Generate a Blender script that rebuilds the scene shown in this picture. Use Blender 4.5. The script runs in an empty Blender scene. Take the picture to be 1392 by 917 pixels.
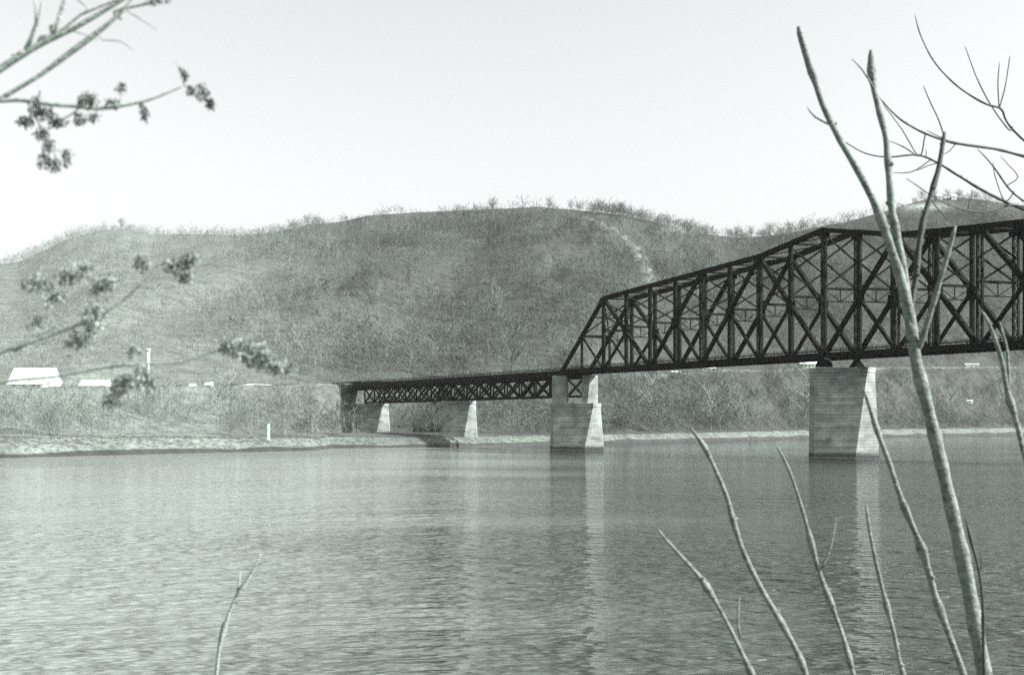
import bpy, math, random
import numpy as np
from mathutils import Vector, Matrix

random.seed(7)
RNG = np.random.default_rng(11)
SC = bpy.context.scene
COL = SC.collection

# ------------------------------------------------------------------ camera
F, CX, HZ, H = 1600.0, 696.0, 577.0, 8.06      # focal length (px of the 1392 px photo), centre, horizon, eye height
cam_d = bpy.data.cameras.new('camera')
cam = bpy.data.objects.new('camera', cam_d)
COL.objects.link(cam)
cam.location = (0, 0, H)
cam.rotation_euler = (math.radians(90), 0, 0)
cam_d.sensor_width = 36.0
cam_d.lens = 36.0 * F / 1392.0
cam_d.shift_y = (HZ - 458.5) / 1392.0
cam_d.clip_start = 0.05
cam_d.clip_end = 20000
cam_d.dof.use_dof = True
cam_d.dof.focus_distance = 120
cam_d.dof.aperture_fstop = 7.5
SC.camera = cam

# ------------------------------------------------------------------ light
SUN_AZ = math.atan2(0.97, -0.22)     # from the right, a little behind the camera
SUN_EL = math.radians(37)
sdir = Vector((math.sin(SUN_AZ) * math.cos(SUN_EL), math.cos(SUN_AZ) * math.cos(SUN_EL), math.sin(SUN_EL)))
W = bpy.data.worlds.new('World')
SC.world = W
W.use_nodes = True
wn, wl = W.node_tree.nodes, W.node_tree.links
sky = wn.new('ShaderNodeTexSky')
sky.sky_type = 'NISHITA'
sky.sun_disc = False
sky.sun_elevation = SUN_EL
sky.sun_rotation = SUN_AZ
sky.air_density = 1.0
sky.dust_density = 3.0
sky.ozone_density = 1.0
hs = wn.new('ShaderNodeHueSaturation')
hs.inputs['Saturation'].default_value = 0.06      # black-and-white print: the sky is near neutral
wl.new(sky.outputs[0], hs.inputs['Color'])
tn = wn.new('ShaderNodeVectorMath'); tn.operation = 'MULTIPLY'; tn.inputs[1].default_value = (0.975, 1.0, 0.985)   # the print's faint green cast
wl.new(hs.outputs[0], tn.inputs[0]); wl.new(tn.outputs[0], wn['Background'].inputs[0])
wn['Background'].inputs[1].default_value = 0.087

sun_d = bpy.data.lights.new('sun', 'SUN')
sun_d.energy = 5.0
sun_d.angle = math.radians(0.5)
sun_d.color = (1.0, 0.985, 0.95)
sun = bpy.data.objects.new('sun', sun_d)
sun.rotation_euler = (-sdir).to_track_quat('-Z', 'Y').to_euler()
COL.objects.link(sun)

SC.view_settings.view_transform = 'Standard'
SC.view_settings.look = 'None'
SC.view_settings.exposure = 1.5
SC.view_settings.gamma = 1.0
SC.render.engine = 'CYCLES'
SC.cycles.max_bounces = 5
SC.cycles.diffuse_bounces = 2
SC.cycles.glossy_bounces = 2
SC.cycles.volume_bounces = 1
SC.cycles.sample_clamp_direct = 1.0
SC.cycles.use_denoising = False     # the fine grain left over suits the old print

# ------------------------------------------------------------------ helpers
def P(x, y, Y):
    """world point seen at photo pixel (x, y) at depth Y metres"""
    return Vector(((x - CX) / F * Y, Y, H - (y - HZ) / F * Y))

def mesh(name, verts, faces, smooth=False):
    me = bpy.data.meshes.new(name)
    me.from_pydata([tuple(v) for v in verts], [], faces)
    me.update()
    if smooth:
        me.polygons.foreach_set('use_smooth', [True] * len(me.polygons))
    return me

def obj(name, me, mat, parent=None):
    o = bpy.data.objects.new(name, me)
    COL.objects.link(o)
    if mat and me is not None and not me.materials:
        me.materials.append(mat)
    if parent:
        o.parent = parent
        o.matrix_parent_inverse = Matrix.Translation(parent.location).inverted() if parent.type == 'EMPTY' else Matrix.Identity(4)
    return o

def thing(name, loc, label, cat, group=None):
    o = bpy.data.objects.new(name, None)
    o.empty_display_size = 0.2
    COL.objects.link(o)
    o.location = loc
    tag(o, label, cat, group)
    return o

def tag(o, label=None, cat=None, group=None, kind=None):
    if label: o['label'] = label
    if cat: o['category'] = cat
    if group: o['group'] = group
    if kind: o['kind'] = kind
    return o

class MB:
    """collects shapes of one mesh"""
    def __init__(s): s.v, s.f = [], []
    def add(s, vs, fs):
        n = len(s.v); s.v += [tuple(v) for v in vs]; s.f += [tuple(i + n for i in f) for f in fs]
    def box(s, x0, x1, y0, y1, z0, z1):
        s.add([(x0,y0,z0),(x1,y0,z0),(x1,y1,z0),(x0,y1,z0),(x0,y0,z1),(x1,y0,z1),(x1,y1,z1),(x0,y1,z1)],
              [(0,3,2,1),(4,5,6,7),(0,1,5,4),(1,2,6,5),(2,3,7,6),(3,0,4,7)])
    def beam(s, p, q, w, h, side=None):
        p, q = Vector(p), Vector(q)
        a = (q - p).normalized()
        sd = Vector(side).normalized() if side is not None else Vector((0, 0, 1)).cross(a)
        if sd.length < 1e-3: sd = Vector((1, 0, 0))
        sd = (sd - a * sd.dot(a)).normalized()
        up = a.cross(sd).normalized()
        vs = []
        for c in (p, q):
            for i, j in ((-1,-1),(1,-1),(1,1),(-1,1)):
                vs.append(c + sd * (i * w / 2) + up * (j * h / 2))
        s.add(vs, [(0,3,2,1),(4,5,6,7),(0,1,5,4),(1,2,6,5),(2,3,7,6),(3,0,4,7)])
    def laced(s, p, q, w, h, side, plate=0.26, lac=0.18):
        """two channels joined by zig-zag lacing bars; w across, h along 'side' x axis"""
        p, q = Vector(p), Vector(q)
        a = (q - p).normalized(); sd = Vector(side); sd = (sd - a * sd.dot(a)).normalized()
        up = a.cross(sd).normalized()
        for k in (-1, 1):
            o = sd * (k * (w - plate) / 2)
            s.beam(p + o, q + o, plate, h, sd)
        L = (q - p).length; n = max(2, int(L / (w * 0.95)))
        for face in (-1, 1):
            for i in range(n):
                k = 1 if i % 2 else -1
                b0 = p + a * (L * i / n) + sd * (k * (w / 2 - plate)) + up * (face * h * 0.46)
                b1 = p + a * (L * (i + 1) / n) - sd * (k * (w / 2 - plate)) + up * (face * h * 0.46)
                s.beam(b0, b1, lac, 0.03, sd)
    def cyl(s, p, q, r0, r1, n=10, cap=True):
        p, q = Vector(p), Vector(q); a = (q - p).normalized()
        e = a.orthogonal().normalized(); g = a.cross(e)
        vs = []
        for c, r in ((p, r0), (q, r1)):
            for i in range(n):
                t = 2 * math.pi * i / n
                vs.append(c + e * (r * math.cos(t)) + g * (r * math.sin(t)))
        fs = [(i, (i + 1) % n, n + (i + 1) % n, n + i) for i in range(n)]
        if cap: fs += [tuple(range(n - 1, -1, -1)), tuple(range(n, 2 * n))]
        s.add(vs, fs)
    def build(s, name, mat, parent=None, smooth=False):
        return obj(name, mesh(name, s.v, s.f, smooth), mat, parent)

# ------------------------------------------------------------------ materials
def new_mat(name):
    m = bpy.data.materials.new(name); m.use_nodes = True
    return m, m.node_tree.nodes, m.node_tree.links, m.node_tree.nodes['Principled BSDF']

def noise_mat(name, c0, c1, scale, rough=0.85, bump=0.0, bscale=None, detail=6, coords='Object', stretch=None, lo=0.35, hi=0.65, metallic=0, dim=1.0, spec=0.3):
    m, n, l, b = new_mat(name)
    tc = n.new('ShaderNodeTexCoord'); src = tc.outputs[coords]
    if stretch:
        mp = n.new('ShaderNodeMapping'); mp.inputs['Scale'].default_value = stretch
        l.new(src, mp.inputs[0]); src = mp.outputs[0]
    nz = n.new('ShaderNodeTexNoise'); nz.inputs['Scale'].default_value = scale; nz.inputs['Detail'].default_value = detail
    l.new(src, nz.inputs['Vector'])
    r = n.new('ShaderNodeValToRGB')
    r.color_ramp.elements[0].position = lo; r.color_ramp.elements[1].position = hi
    r.color_ramp.elements[0].color = (*tone(c0, dim), 1); r.color_ramp.elements[1].color = (*tone(c1, dim), 1)
    l.new(nz.outputs[0], r.inputs[0]); l.new(r.outputs[0], b.inputs['Base Color'])
    b.inputs['Roughness'].default_value = rough
    b.inputs['Metallic'].default_value = metallic
    b.inputs['Specular IOR Level'].default_value = spec
    if bump:
        n2 = n.new('ShaderNodeTexNoise'); n2.inputs['Scale'].default_value = bscale or scale * 3; n2.inputs['Detail'].default_value = 8
        l.new(src, n2.inputs['Vector'])
        bp = n.new('ShaderNodeBump'); bp.inputs['Strength'].default_value = bump; bp.inputs['Distance'].default_value = 0.02
        l.new(n2.outputs[0], bp.inputs['Height']); l.new(bp.outputs[0], b.inputs['Normal'])
    return m

def tone(c, k=1.0):
    """grey of the faded print: neutral with a slight green cast"""
    L = (c[0] + c[1] + c[2]) / 3 * k
    return (L * 0.89, L * 1.06, L * 0.96)
M = {}
M['steel'] = noise_mat('weathered_black_steel', (0.0035,)*3, (0.011,)*3, 0.6, rough=0.85, spec=0.06)
M['timber'] = noise_mat('creosoted_timber', (0.012, 0.012, 0.011), (0.035, 0.033, 0.03), 1.5, rough=0.9, spec=0.1)
M['white'] = noise_mat('white_paint', (0.5,)*3, (0.66,)*3, 0.8, rough=0.7)
M['roof_white'] = noise_mat('galvanised_roof', (0.62, 0.64, 0.64), (0.8, 0.81, 0.81), 0.7, rough=0.5)
M['roof_grey'] = noise_mat('grey_shingle', (0.12, 0.125, 0.12), (0.2, 0.2, 0.19), 2, rough=0.9)
M['window'] = noise_mat('dark_glass', (0.02, 0.022, 0.022), (0.035, 0.037, 0.037), 1, rough=0.15)
M['door'] = noise_mat('dark_door', (0.06, 0.06, 0.055), (0.1, 0.1, 0.095), 2, rough=0.7)
M['pole'] = noise_mat('pale_concrete', (0.26,)*3, (0.34,)*3, 1.0, rough=0.8)
M['car'] = noise_mat('dark_car_paint', (0.04, 0.04, 0.045), (0.06, 0.06, 0.062), 1, rough=0.25)
M['tyre'] = noise_mat('tyre_rubber', (0.015, 0.015, 0.015), (0.025, 0.025, 0.025), 3, rough=0.9)
M['road'] = noise_mat('gravel_road', (0.2,)*3, (0.28,)*3, 0.15, rough=0.95)
M['twig_grey'] = noise_mat('grey_twigs', (0.028,)*3, (0.125,)*3, 0.022, rough=0.95)
M['twig_pale'] = noise_mat('pale_twigs', (0.14,)*3, (0.22,)*3, 0.3, rough=0.95)
M['brush'] = noise_mat('brush_twigs', (0.045,)*3, (0.13,)*3, 0.08, rough=0.95)
M['scrub'] = noise_mat('veiled_scrub', (0.12,)*3, (0.19,)*3, 0.05, rough=0.95)  # twigs lightened for the left side: the milky veil is in this colour
M['dry_grass'] = noise_mat('dry_grass', (0.075,)*3, (0.12,)*3, 0.1, rough=0.95)

def bark_mat(name, dark, light, scale):
    m, n, l, b = new_mat(name)
    tc = n.new('ShaderNodeTexCoord')
    n1 = n.new('ShaderNodeTexNoise'); n1.inputs['Scale'].default_value = scale; n1.inputs['Detail'].default_value = 7
    l.new(tc.outputs['Object'], n1.inputs['Vector'])
    mp = n.new('ShaderNodeMapping'); mp.inputs['Scale'].default_value = (1, 1, 1.6); l.new(tc.outputs['Object'], mp.inputs[0])
    n2 = n.new('ShaderNodeTexNoise'); n2.inputs['Scale'].default_value = scale * 2.4; n2.inputs['Detail'].default_value = 4
    l.new(mp.outputs[0], n2.inputs['Vector'])
    mx = n.new('ShaderNodeMath'); mx.operation = 'MULTIPLY_ADD'; mx.inputs[1].default_value = 0.5; mx.inputs[2].default_value = 0.0
    l.new(n2.outputs[0], mx.inputs[0])
    ad = n.new('ShaderNodeMath'); ad.operation = 'MULTIPLY_ADD'; ad.inputs[1].default_value = 0.4
    l.new(n1.outputs[0], ad.inputs[0]); l.new(mx.outputs[0], ad.inputs[2])
    r = n.new('ShaderNodeValToRGB')
    r.color_ramp.elements[0].position = 0.3; r.color_ramp.elements[1].position = 0.55
    r.color_ramp.elements[0].color = (*tone(dark), 1); r.color_ramp.elements[1].color = (*tone(light), 1)
    l.new(ad.outputs[0], r.inputs[0]); l.new(r.outputs[0], b.inputs['Base Color'])
    bp = n.new('ShaderNodeBump'); bp.inputs['Strength'].default_value = 1.0; bp.inputs['Distance'].default_value = 0.006
    l.new(ad.outputs[0], bp.inputs['Height']); l.new(bp.outputs[0], b.inputs['Normal'])
    b.inputs['Roughness'].default_value = 0.8
    return m
M['bark'] = bark_mat('sapling_bark', (0.035,)*3, (0.17,)*3, 30)
M['bark_dark'] = bark_mat('dark_bark', (0.01,)*3, (0.035,)*3, 20)
M['bark_veiled'] = bark_mat('veiled_bark', (0.12,)*3, (0.26,)*3, 40)  # bark of the left stems, lightened to carry the veil on that side
M['seeds'] = noise_mat('dry_seed_wings', (0.075,)*3, (0.19,)*3, 60, rough=0.8)
M['seeds_pale'] = noise_mat('paler_seed_wings', (0.11,)*3, (0.3,)*3, 60, rough=0.8)  # paler seed colour for the two lower left branches

def stone_mat():
    m, n, l, b = new_mat('coursed_sandstone')
    tc = n.new('ShaderNodeTexCoord')
    mp = n.new('ShaderNodeMapping'); mp.inputs['Scale'].default_value = (0.55, 0.55, 1.22)
    l.new(tc.outputs['Object'], mp.inputs[0])
    vo = n.new('ShaderNodeTexVoronoi'); vo.inputs['Scale'].default_value = 1.0
    l.new(mp.outputs[0], vo.inputs['Vector'])
    nz = n.new('ShaderNodeTexNoise'); nz.inputs['Scale'].default_value = 0.35; nz.inputs['Detail'].default_value = 7
    l.new(tc.outputs['Object'], nz.inputs['Vector'])
    dp = n.new('ShaderNodeVectorMath'); dp.operation = 'DOT_PRODUCT'; dp.inputs[1].default_value = (0.974, -0.225, 0)
    l.new(tc.outputs['Object'], dp.inputs[0])
    sq = n.new('ShaderNodeSeparateXYZ'); l.new(tc.outputs['Object'], sq.inputs[0])
    cb = n.new('ShaderNodeCombineXYZ'); l.new(dp.outputs['Value'], cb.inputs[0]); l.new(sq.outputs[2], cb.inputs[1])
    bk = n.new('ShaderNodeTexBrick'); bk.inputs['Scale'].default_value = 1.0; bk.inputs['Brick Width'].default_value = 2.1; bk.inputs['Row Height'].default_value = 0.82
    bk.inputs['Mortar Size'].default_value = 0.035; bk.inputs['Color1'].default_value = (0, 0, 0, 1); bk.inputs['Color2'].default_value = (1, 1, 1, 1); bk.inputs['Mortar'].default_value = (0, 0, 0, 1)
    bk.inputs['Bias'].default_value = 0.0
    l.new(cb.outputs[0], bk.inputs['Vector'])
    sep = n.new('ShaderNodeSeparateColor'); l.new(bk.outputs['Color'], sep.inputs[0])
    ma = n.new('ShaderNodeMath'); ma.operation = 'MULTIPLY_ADD'; ma.inputs[1].default_value = 0.13
    l.new(sep.outputs[0], ma.inputs[0]); l.new(nz.outputs[0], ma.inputs[2])
    r = n.new('ShaderNodeValToRGB')
    r.color_ramp.elements[0].position = 0.3; r.color_ramp.elements[1].position = 0.9
    r.color_ramp.elements[0].color = (0.095, 0.115, 0.104, 1); r.color_ramp.elements[1].color = (0.37, 0.41, 0.39, 1)
    l.new(ma.outputs[0], r.inputs[0])
    # wet, silted stain at the river line
    sz = n.new('ShaderNodeSeparateXYZ'); l.new(tc.outputs['Object'], sz.inputs[0])
    zs = n.new('ShaderNodeMath'); zs.operation = 'MULTIPLY_ADD'; zs.inputs[1].default_value = -1.6; l.new(nz.outputs[0], zs.inputs[0]); l.new(sz.outputs[2], zs.inputs[2])
    zr_ = n.new('ShaderNodeMapRange'); zr_.inputs[1].default_value = -0.4; zr_.inputs[2].default_value = 0.5; l.new(zs.outputs[0], zr_.inputs[0])
    mx = n.new('ShaderNodeMix'); mx.data_type = 'RGBA'; mx.inputs[6].default_value = (0.04, 0.046, 0.042, 1)
    l.new(zr_.outputs[0], mx.inputs[0]); 
    jm = n.new('ShaderNodeMix'); jm.data_type = 'RGBA'; jm.inputs[7].default_value = (0.12, 0.135, 0.127, 1)
    l.new(bk.outputs['Fac'], jm.inputs[0]); l.new(r.outputs[0], jm.inputs[6]); l.new(jm.outputs[2], mx.inputs[7])
    l.new(mx.outputs[2], b.inputs['Base Color'])
    n2 = n.new('ShaderNodeTexNoise'); n2.inputs['Scale'].default_value = 3; n2.inputs['Detail'].default_value = 8
    l.new(tc.outputs['Object'], n2.inputs['Vector'])
    bp = n.new('ShaderNodeBump'); bp.inputs['Strength'].default_value = 0.5; bp.inputs['Distance'].default_value = 0.08
    l.new(n2.outputs[0], bp.inputs['Height']); l.new(bp.outputs[0], b.inputs['Normal'])
    b.inputs['Roughness'].default_value = 0.9
    return m
M['stone'] = stone_mat()

def ground_mat():
    m, n, l, b = new_mat('hill_ground')
    at = n.new('ShaderNodeAttribute'); at.attribute_name = 'ground'
    tc = n.new('ShaderNodeTexCoord')
    nz = n.new('ShaderNodeTexNoise'); nz.inputs['Scale'].default_value = 0.06; nz.inputs['Detail'].default_value = 10
    nz.inputs['Roughness'].default_value = 0.7
    l.new(tc.outputs['Object'], nz.inputs['Vector'])
    nf = n.new('ShaderNodeTexNoise'); nf.inputs['Scale'].default_value = 0.35; nf.inputs['Detail'].default_value = 6
    l.new(tc.outputs['Object'], nf.inputs['Vector'])
    av = n.new('ShaderNodeMath'); av.operation = 'ADD'; l.new(nz.outputs[0], av.inputs[0]); l.new(nf.outputs[0], av.inputs[1])
    r = n.new('ShaderNodeMapRange'); r.inputs[1].default_value = 0.7; r.inputs[2].default_value = 1.3
    r.inputs[3].default_value = 0.4; r.inputs[4].default_value = 1.6
    l.new(av.outputs[0], r.inputs[0])
    mx = n.new('ShaderNodeVectorMath'); mx.operation = 'SCALE'
    l.new(at.outputs['Color'], mx.inputs[0]); l.new(r.outputs[0], mx.inputs['Scale'])
    l.new(mx.outputs[0], b.inputs['Base Color'])
    b.inputs['Roughness'].default_value = 0.95
    return m
M['ground'] = ground_mat()
M['near_ground'] = noise_mat('near_bank_soil', (0.09, 0.09, 0.075), (0.2, 0.2, 0.17), 2.0, rough=0.95, bump=0.6)

def water_mat():
    m, n, l, b = new_mat('river_water')
    b.inputs['Base Color'].default_value = (0.03, 0.035, 0.033, 1)
    b.inputs['Roughness'].default_value = 0.05
    b.inputs['IOR'].default_value = 1.33
    tc = n.new('ShaderNodeTexCoord')
    def wave(sx, sy, scale, detail):
        mp = n.new('ShaderNodeMapping'); mp.inputs['Scale'].default_value = (sx, sy, 1)
        mp.inputs['Rotation'].default_value = (0, 0, math.radians(-6))
        l.new(tc.outputs['Object'], mp.inputs[0])
        nz = n.new('ShaderNodeTexNoise'); nz.inputs['Scale'].default_value = scale; nz.inputs['Detail'].default_value = detail
        nz.inputs['Roughness'].default_value = 0.55
        l.new(mp.outputs[0], nz.inputs['Vector'])
        return nz.outputs[0]
    w1 = wave(0.26, 1.0, 0.3, 4)      # wind waves, crests across the view
    w2 = wave(0.5, 1.0, 1.2, 2)        # ripples
    # ruffled patches: wind touches the left reach more than the lee by the bridge
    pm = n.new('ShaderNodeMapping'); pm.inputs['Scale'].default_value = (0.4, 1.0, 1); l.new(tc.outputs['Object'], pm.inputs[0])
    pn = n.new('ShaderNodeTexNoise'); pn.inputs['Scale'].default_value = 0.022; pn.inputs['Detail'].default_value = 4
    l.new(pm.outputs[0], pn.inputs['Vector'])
    pr = n.new('ShaderNodeMapRange'); pr.inputs[1].default_value = 0.35; pr.inputs[2].default_value = 0.65
    pr.inputs[3].default_value = 0.35; pr.inputs[4].default_value = 1.5
    l.new(pn.outputs[0], pr.inputs[0])
    sx = n.new('ShaderNodeSeparateXYZ'); l.new(tc.outputs['Object'], sx.inputs[0])
    gx = n.new('ShaderNodeMapRange'); gx.inputs[1].default_value = -60; gx.inputs[2].default_value = 45
    gx.inputs[3].default_value = 0.8; gx.inputs[4].default_value = 0.85; gx.interpolation_type = 'SMOOTHSTEP'
    l.new(sx.outputs[0], gx.inputs[0])
    gm = n.new('ShaderNodeMath'); gm.operation = 'MULTIPLY'; l.new(pr.outputs[0], gm.inputs[0]); l.new(gx.outputs[0], gm.inputs[1])
    ad = n.new('ShaderNodeMath'); ad.operation = 'MULTIPLY_ADD'; ad.inputs[1].default_value = 0.5
    l.new(w2, ad.inputs[0]); l.new(w1, ad.inputs[2])
    hm = n.new('ShaderNodeMath'); hm.operation = 'MULTIPLY'
    l.new(ad.outputs[0], hm.inputs[0]); l.new(gm.outputs[0], hm.inputs[1])
    # left reach paler: a milky veil painted into the water colour
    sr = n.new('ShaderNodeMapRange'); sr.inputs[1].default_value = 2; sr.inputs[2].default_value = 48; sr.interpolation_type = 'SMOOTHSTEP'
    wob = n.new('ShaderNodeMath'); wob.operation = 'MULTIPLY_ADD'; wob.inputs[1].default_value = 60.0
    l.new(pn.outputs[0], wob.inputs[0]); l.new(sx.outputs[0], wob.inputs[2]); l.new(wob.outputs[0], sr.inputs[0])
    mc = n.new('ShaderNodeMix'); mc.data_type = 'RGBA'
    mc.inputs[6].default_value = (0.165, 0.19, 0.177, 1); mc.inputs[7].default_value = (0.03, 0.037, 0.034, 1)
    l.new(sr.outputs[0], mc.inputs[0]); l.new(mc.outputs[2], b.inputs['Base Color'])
    bp = n.new('ShaderNodeBump'); bp.inputs['Strength'].default_value = 1.0; bp.inputs['Distance'].default_value = 2.8
    l.new(hm.outputs[0], bp.inputs['Height']); l.new(bp.outputs[0], b.inputs['Normal'])
    return m
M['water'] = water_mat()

# ------------------------------------------------------------------ far bank and hills (one height field)
T_PX = [-1500, -400, 25, 200, 420, 434, 450, 600, 745, 818, 984, 1099, 1200, 1372, 1700, 2600]
T_YS = [150, 225, 287, 322, 366, 374, 402, 420, 485, 516, 603, 717, 806, 955, 1300, 1700]
E_PX = [-1500, -400, 25, 200, 480, 640, 830, 984, 1100, 1372, 1700, 2600]
E_YT = [260, 330, 400, 440, 535, 590, 655, 730, 835, 1060, 1420, 1850]
E_Y = [527, 527, 526, 526, 522, 517, 511, 504, 500, 498, 498, 500]
R_PX = [-1500, -600, -200, 25, 60, 90, 130, 165, 210, 260, 330, 380, 420, 460, 500, 560, 650, 730, 790, 850, 900, 950, 1000, 1040, 1070, 1110, 1150, 1200, 1250, 1300, 1340, 1392, 1600, 2000, 2600]
R_Y = [430, 420, 385, 357, 340, 325, 315, 311, 318, 318, 320, 314, 305, 302, 293, 289, 285, 281, 286, 293, 304, 317, 323, 321, 317, 309, 302, 288, 273, 268, 272, 280, 300, 330, 370]
R_YR = np.interp(R_PX, [-1500, 25, 330, 500, 730, 900, 1000, 1250, 1400, 2600], [1500, 1750, 1650, 1350, 1150, 1150, 1350, 1450, 1500, 2400])

def sines(X, Y, wl0, seed, octaves=5):
    r = np.random.default_rng(seed); out = 0
    for k in range(octaves):
        w = wl0 / 1.9 ** k
        for _ in range(3):
            a = r.uniform(0, 2 * np.pi)
            out = out + np.sin((X * np.cos(a) + Y * np.sin(a)) * 2 * np.pi / w + r.uniform(0, 6.28)) / 1.8 ** k
    return out / 3.0

def tables(px):
    Ys = np.interp(px, T_PX, T_YS)
    Yt = np.interp(px, E_PX, E_YT)
    zt = H + (HZ - np.interp(px, E_PX, E_Y)) / F * Yt
    Yr = np.interp(px, R_PX, R_YR)
    zr = H + (HZ - np.interp(px, R_PX, R_Y)) / F * Yr
    return Ys, Yt, zt, Yr, zr

def ground_z(X, Y):
    X = np.asarray(X, float); Y = np.asarray(Y, float)
    px = CX + F * X / Y
    Ys, Yt, zt, Yr, zr = tables(px)
    Ys = Ys + sines(X, Y * 0.2, 40, 5, 3) * 1.2
    zb = np.interp(px, [25, 430, 445, 800, 1372], [4.6, 3.6, 3.6, 3.4, 5.4])
    w = Y - Ys
    t1 = np.clip(w / 14, 0, 1)
    bank = zb * (t1 ** 0.6)
    bank = np.where(w < 0, w * 0.25, bank)
    t2 = np.clip((w - 14) / 30, 0, 1)
    z = bank + t2 * 1.2
    a = Ys + 44
    a = np.maximum(a, np.interp(px, [400, 430, 500, 600, 700], [0, 440, 522, 548, 0]))
    Yt = np.maximum(Yt, a + 14)
    t3 = np.clip((Y - a) / np.maximum(Yt - a, 20), 0, 1)
    s3 = t3 * t3 * (3 - 2 * t3)
    z = np.where(Y > a, (zb + 1.2) + (zt - zb - 1.2) * (0.5 * s3 + 0.5 * t3), z)
    Yh = Yt + 55
    t4 = np.clip((Y - Yh) / (Yr - Yh), 0, 1)
    hill = zt + (zr - zt) * (0.75 * t4 + 0.25 * t4 ** 0.5 * t4 + 0.0)
    hill = hill + np.sin(np.pi * np.clip(t4, 0, 1)) * (zr - zt) * 0.06
    bumps = sines(X, Y * 0.3, 260, 3, 3) * 9 + sines(X, Y * 0.35, 70, 8, 2) * 2.2
    hill = hill + bumps * np.clip(t4 * 5, 0, 1) * np.clip((1 - t4) * 4, 0, 1)
    z = np.where(Y > Yh, hill, z)
    over = np.clip((Y - Yr) / 400, 0, 2)
    z = np.where(Y > Yr, zr - 70 * over ** 1.3, z)
    z = z + np.where(w > 2, sines(X, Y, 22, 21, 3) * 0.25, 0) + np.where((Y > a) & (t4 <= 0), sines(X, Y, 75, 91, 3) * 0.9 * t3, 0) * np.clip(np.abs(px - 490) / 60 - 0.3, 0, 1)
    return z

def gz(x, y):
    return float(ground_z(np.array([x]), np.array([y]))[0])

def clearing(X, Y):
    """hill track and rocky crest openings, as spots on the hill (photo px, height fraction)"""
    px = CX + F * X / Y
    zz = ground_z(X, Y); py = HZ - (zz - H) / Y * F
    track = np.interp(py, [292, 312, 340, 372, 400], [790, 838, 866, 884, 892])
    m = np.exp(-((px - track) / (5 + 4 * np.sin(py * 0.21) ** 2)) ** 2) * (0.55 + 0.35 * np.sin(py * 0.5 + px * 0.3)) * ((py > 295) & (py < 395))
    m = np.maximum(m, 0.24 * np.exp(-((px - 640) / 50) ** 2 - ((py - 294) / 5) ** 2))
    m = np.maximum(m, 0.22 * np.exp(-((px - 615) / 20) ** 2 - ((py - 316) / 9) ** 2))
    m = np.maximum(m, np.exp(-((px - 1255) / 40) ** 2 - ((py - 281) / 5) ** 2))
    m = np.maximum(m, 0.8 * np.exp(-((px - 930) / 14) ** 2 - ((py - 312) / 6) ** 2))
    return m

def build_far_bank():
    us = np.concatenate([np.linspace(-1.35, -0.5, 60)[:-1], np.linspace(-0.5, 0.5, 420)[:-1], np.linspace(0.5, 1.15, 60)])
    NV = 190
    V = np.zeros((len(us), NV, 3)); C = np.zeros((len(us), NV, 4)); C[..., 3] = 1
    for i, u in enumerate(us):
        px = CX + F * u
        Ys, Yt, zt, Yr, zr = [float(a) for a in tables(px)]
        Yh = Yt + 55
        Y = np.concatenate([[Ys - 60, Ys - 20], np.linspace(Ys - 4, Ys + 16, 22), np.linspace(Ys + 18, Yt, 40),
                            np.linspace(Yt + 3, Yh, 10), np.linspace(Yh + 6, Yr, 96), Yr + np.array([6, 14, 26, 45, 80, 130, 180, 240, 300, 360, 420, 500, 600, 700, 800, 820, 840, 860, 880, 900])])
        X = u * Y
        z = ground_z(X, Y)
        V[i, :, 0], V[i, :, 1], V[i, :, 2] = X, Y, z
        w = Y - Ys
        pat = 0.5 + 0.5 * np.clip(sines(X, Y * 0.3, 120, 31, 4) * 0.9, -1, 1)
        cg = lambda v: np.array(tone((v, v, v)))
        grass, mud, brush, terr, wood, past_veil, dirt = [cg(v) for v in (0.085, 0.02, 0.036, 0.085, 0.03, 0.15, 0.17)]
        c = np.zeros((len(Y), 3))
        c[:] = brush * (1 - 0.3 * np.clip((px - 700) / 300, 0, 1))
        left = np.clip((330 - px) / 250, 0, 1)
        left2 = np.clip((520 - px) / 250, 0, 1)  # left weight: slope and bank ground paled, veil painted into their colour
        c = c * (1 - 0.7 * left2) + past_veil * 0.7 * left2
        c[w < 15] = grass * (1 + 0.45 * left2)
        c[w < 2.2] = mud
        tm = (Y >= Yt - 4) & (Y <= Yh); c[tm] = terr * (1 - 0.25 * np.clip((px - 700) / 300, 0, 1))
        hm = Y > Yh
        hillc = wood[None] * (0.55 + 1.0 * pat[:, None])
        lf = np.clip((520 - px) / 400, 0, 1) * (0.35 + 0.5 * pat)  # hill ground lightens leftwards, the veil again put into the colour
        hillc = hillc * (1 - lf[:, None]) + past_veil[None] * lf[:, None]
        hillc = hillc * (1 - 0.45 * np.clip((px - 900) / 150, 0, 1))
        cl = clearing(X, Y)[:, None]
        hillc = hillc * (1 - cl) + dirt[None] * cl
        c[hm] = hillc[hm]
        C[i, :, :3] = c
    n, k = V.shape[:2]
    idx = np.arange(n * k).reshape(n, k)
    q = np.stack([idx[:-1, :-1], idx[1:, :-1], idx[1:, 1:], idx[:-1, 1:]], -1).reshape(-1, 4)
    me = bpy.data.meshes.new('far_bank_hills')
    me.from_pydata(V.reshape(-1, 3).tolist(), [], q.tolist())
    at = me.attributes.new('ground', 'FLOAT_COLOR', 'POINT')
    at.data.foreach_set('color', C.reshape(-1))
    me.polygons.foreach_set('use_smooth', [True] * len(me.polygons))
    me.update()
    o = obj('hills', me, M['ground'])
    tag(o, kind='structure')
build_far_bank()

# river
mb = MB(); mb.add([(-3500, -400, 0), (4000, -400, 0), (4000, 3500, 0), (-3500, 3500, 0)], [(0, 1, 2, 3)])
tag(mb.build('river', M['water']), kind='structure')

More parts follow.
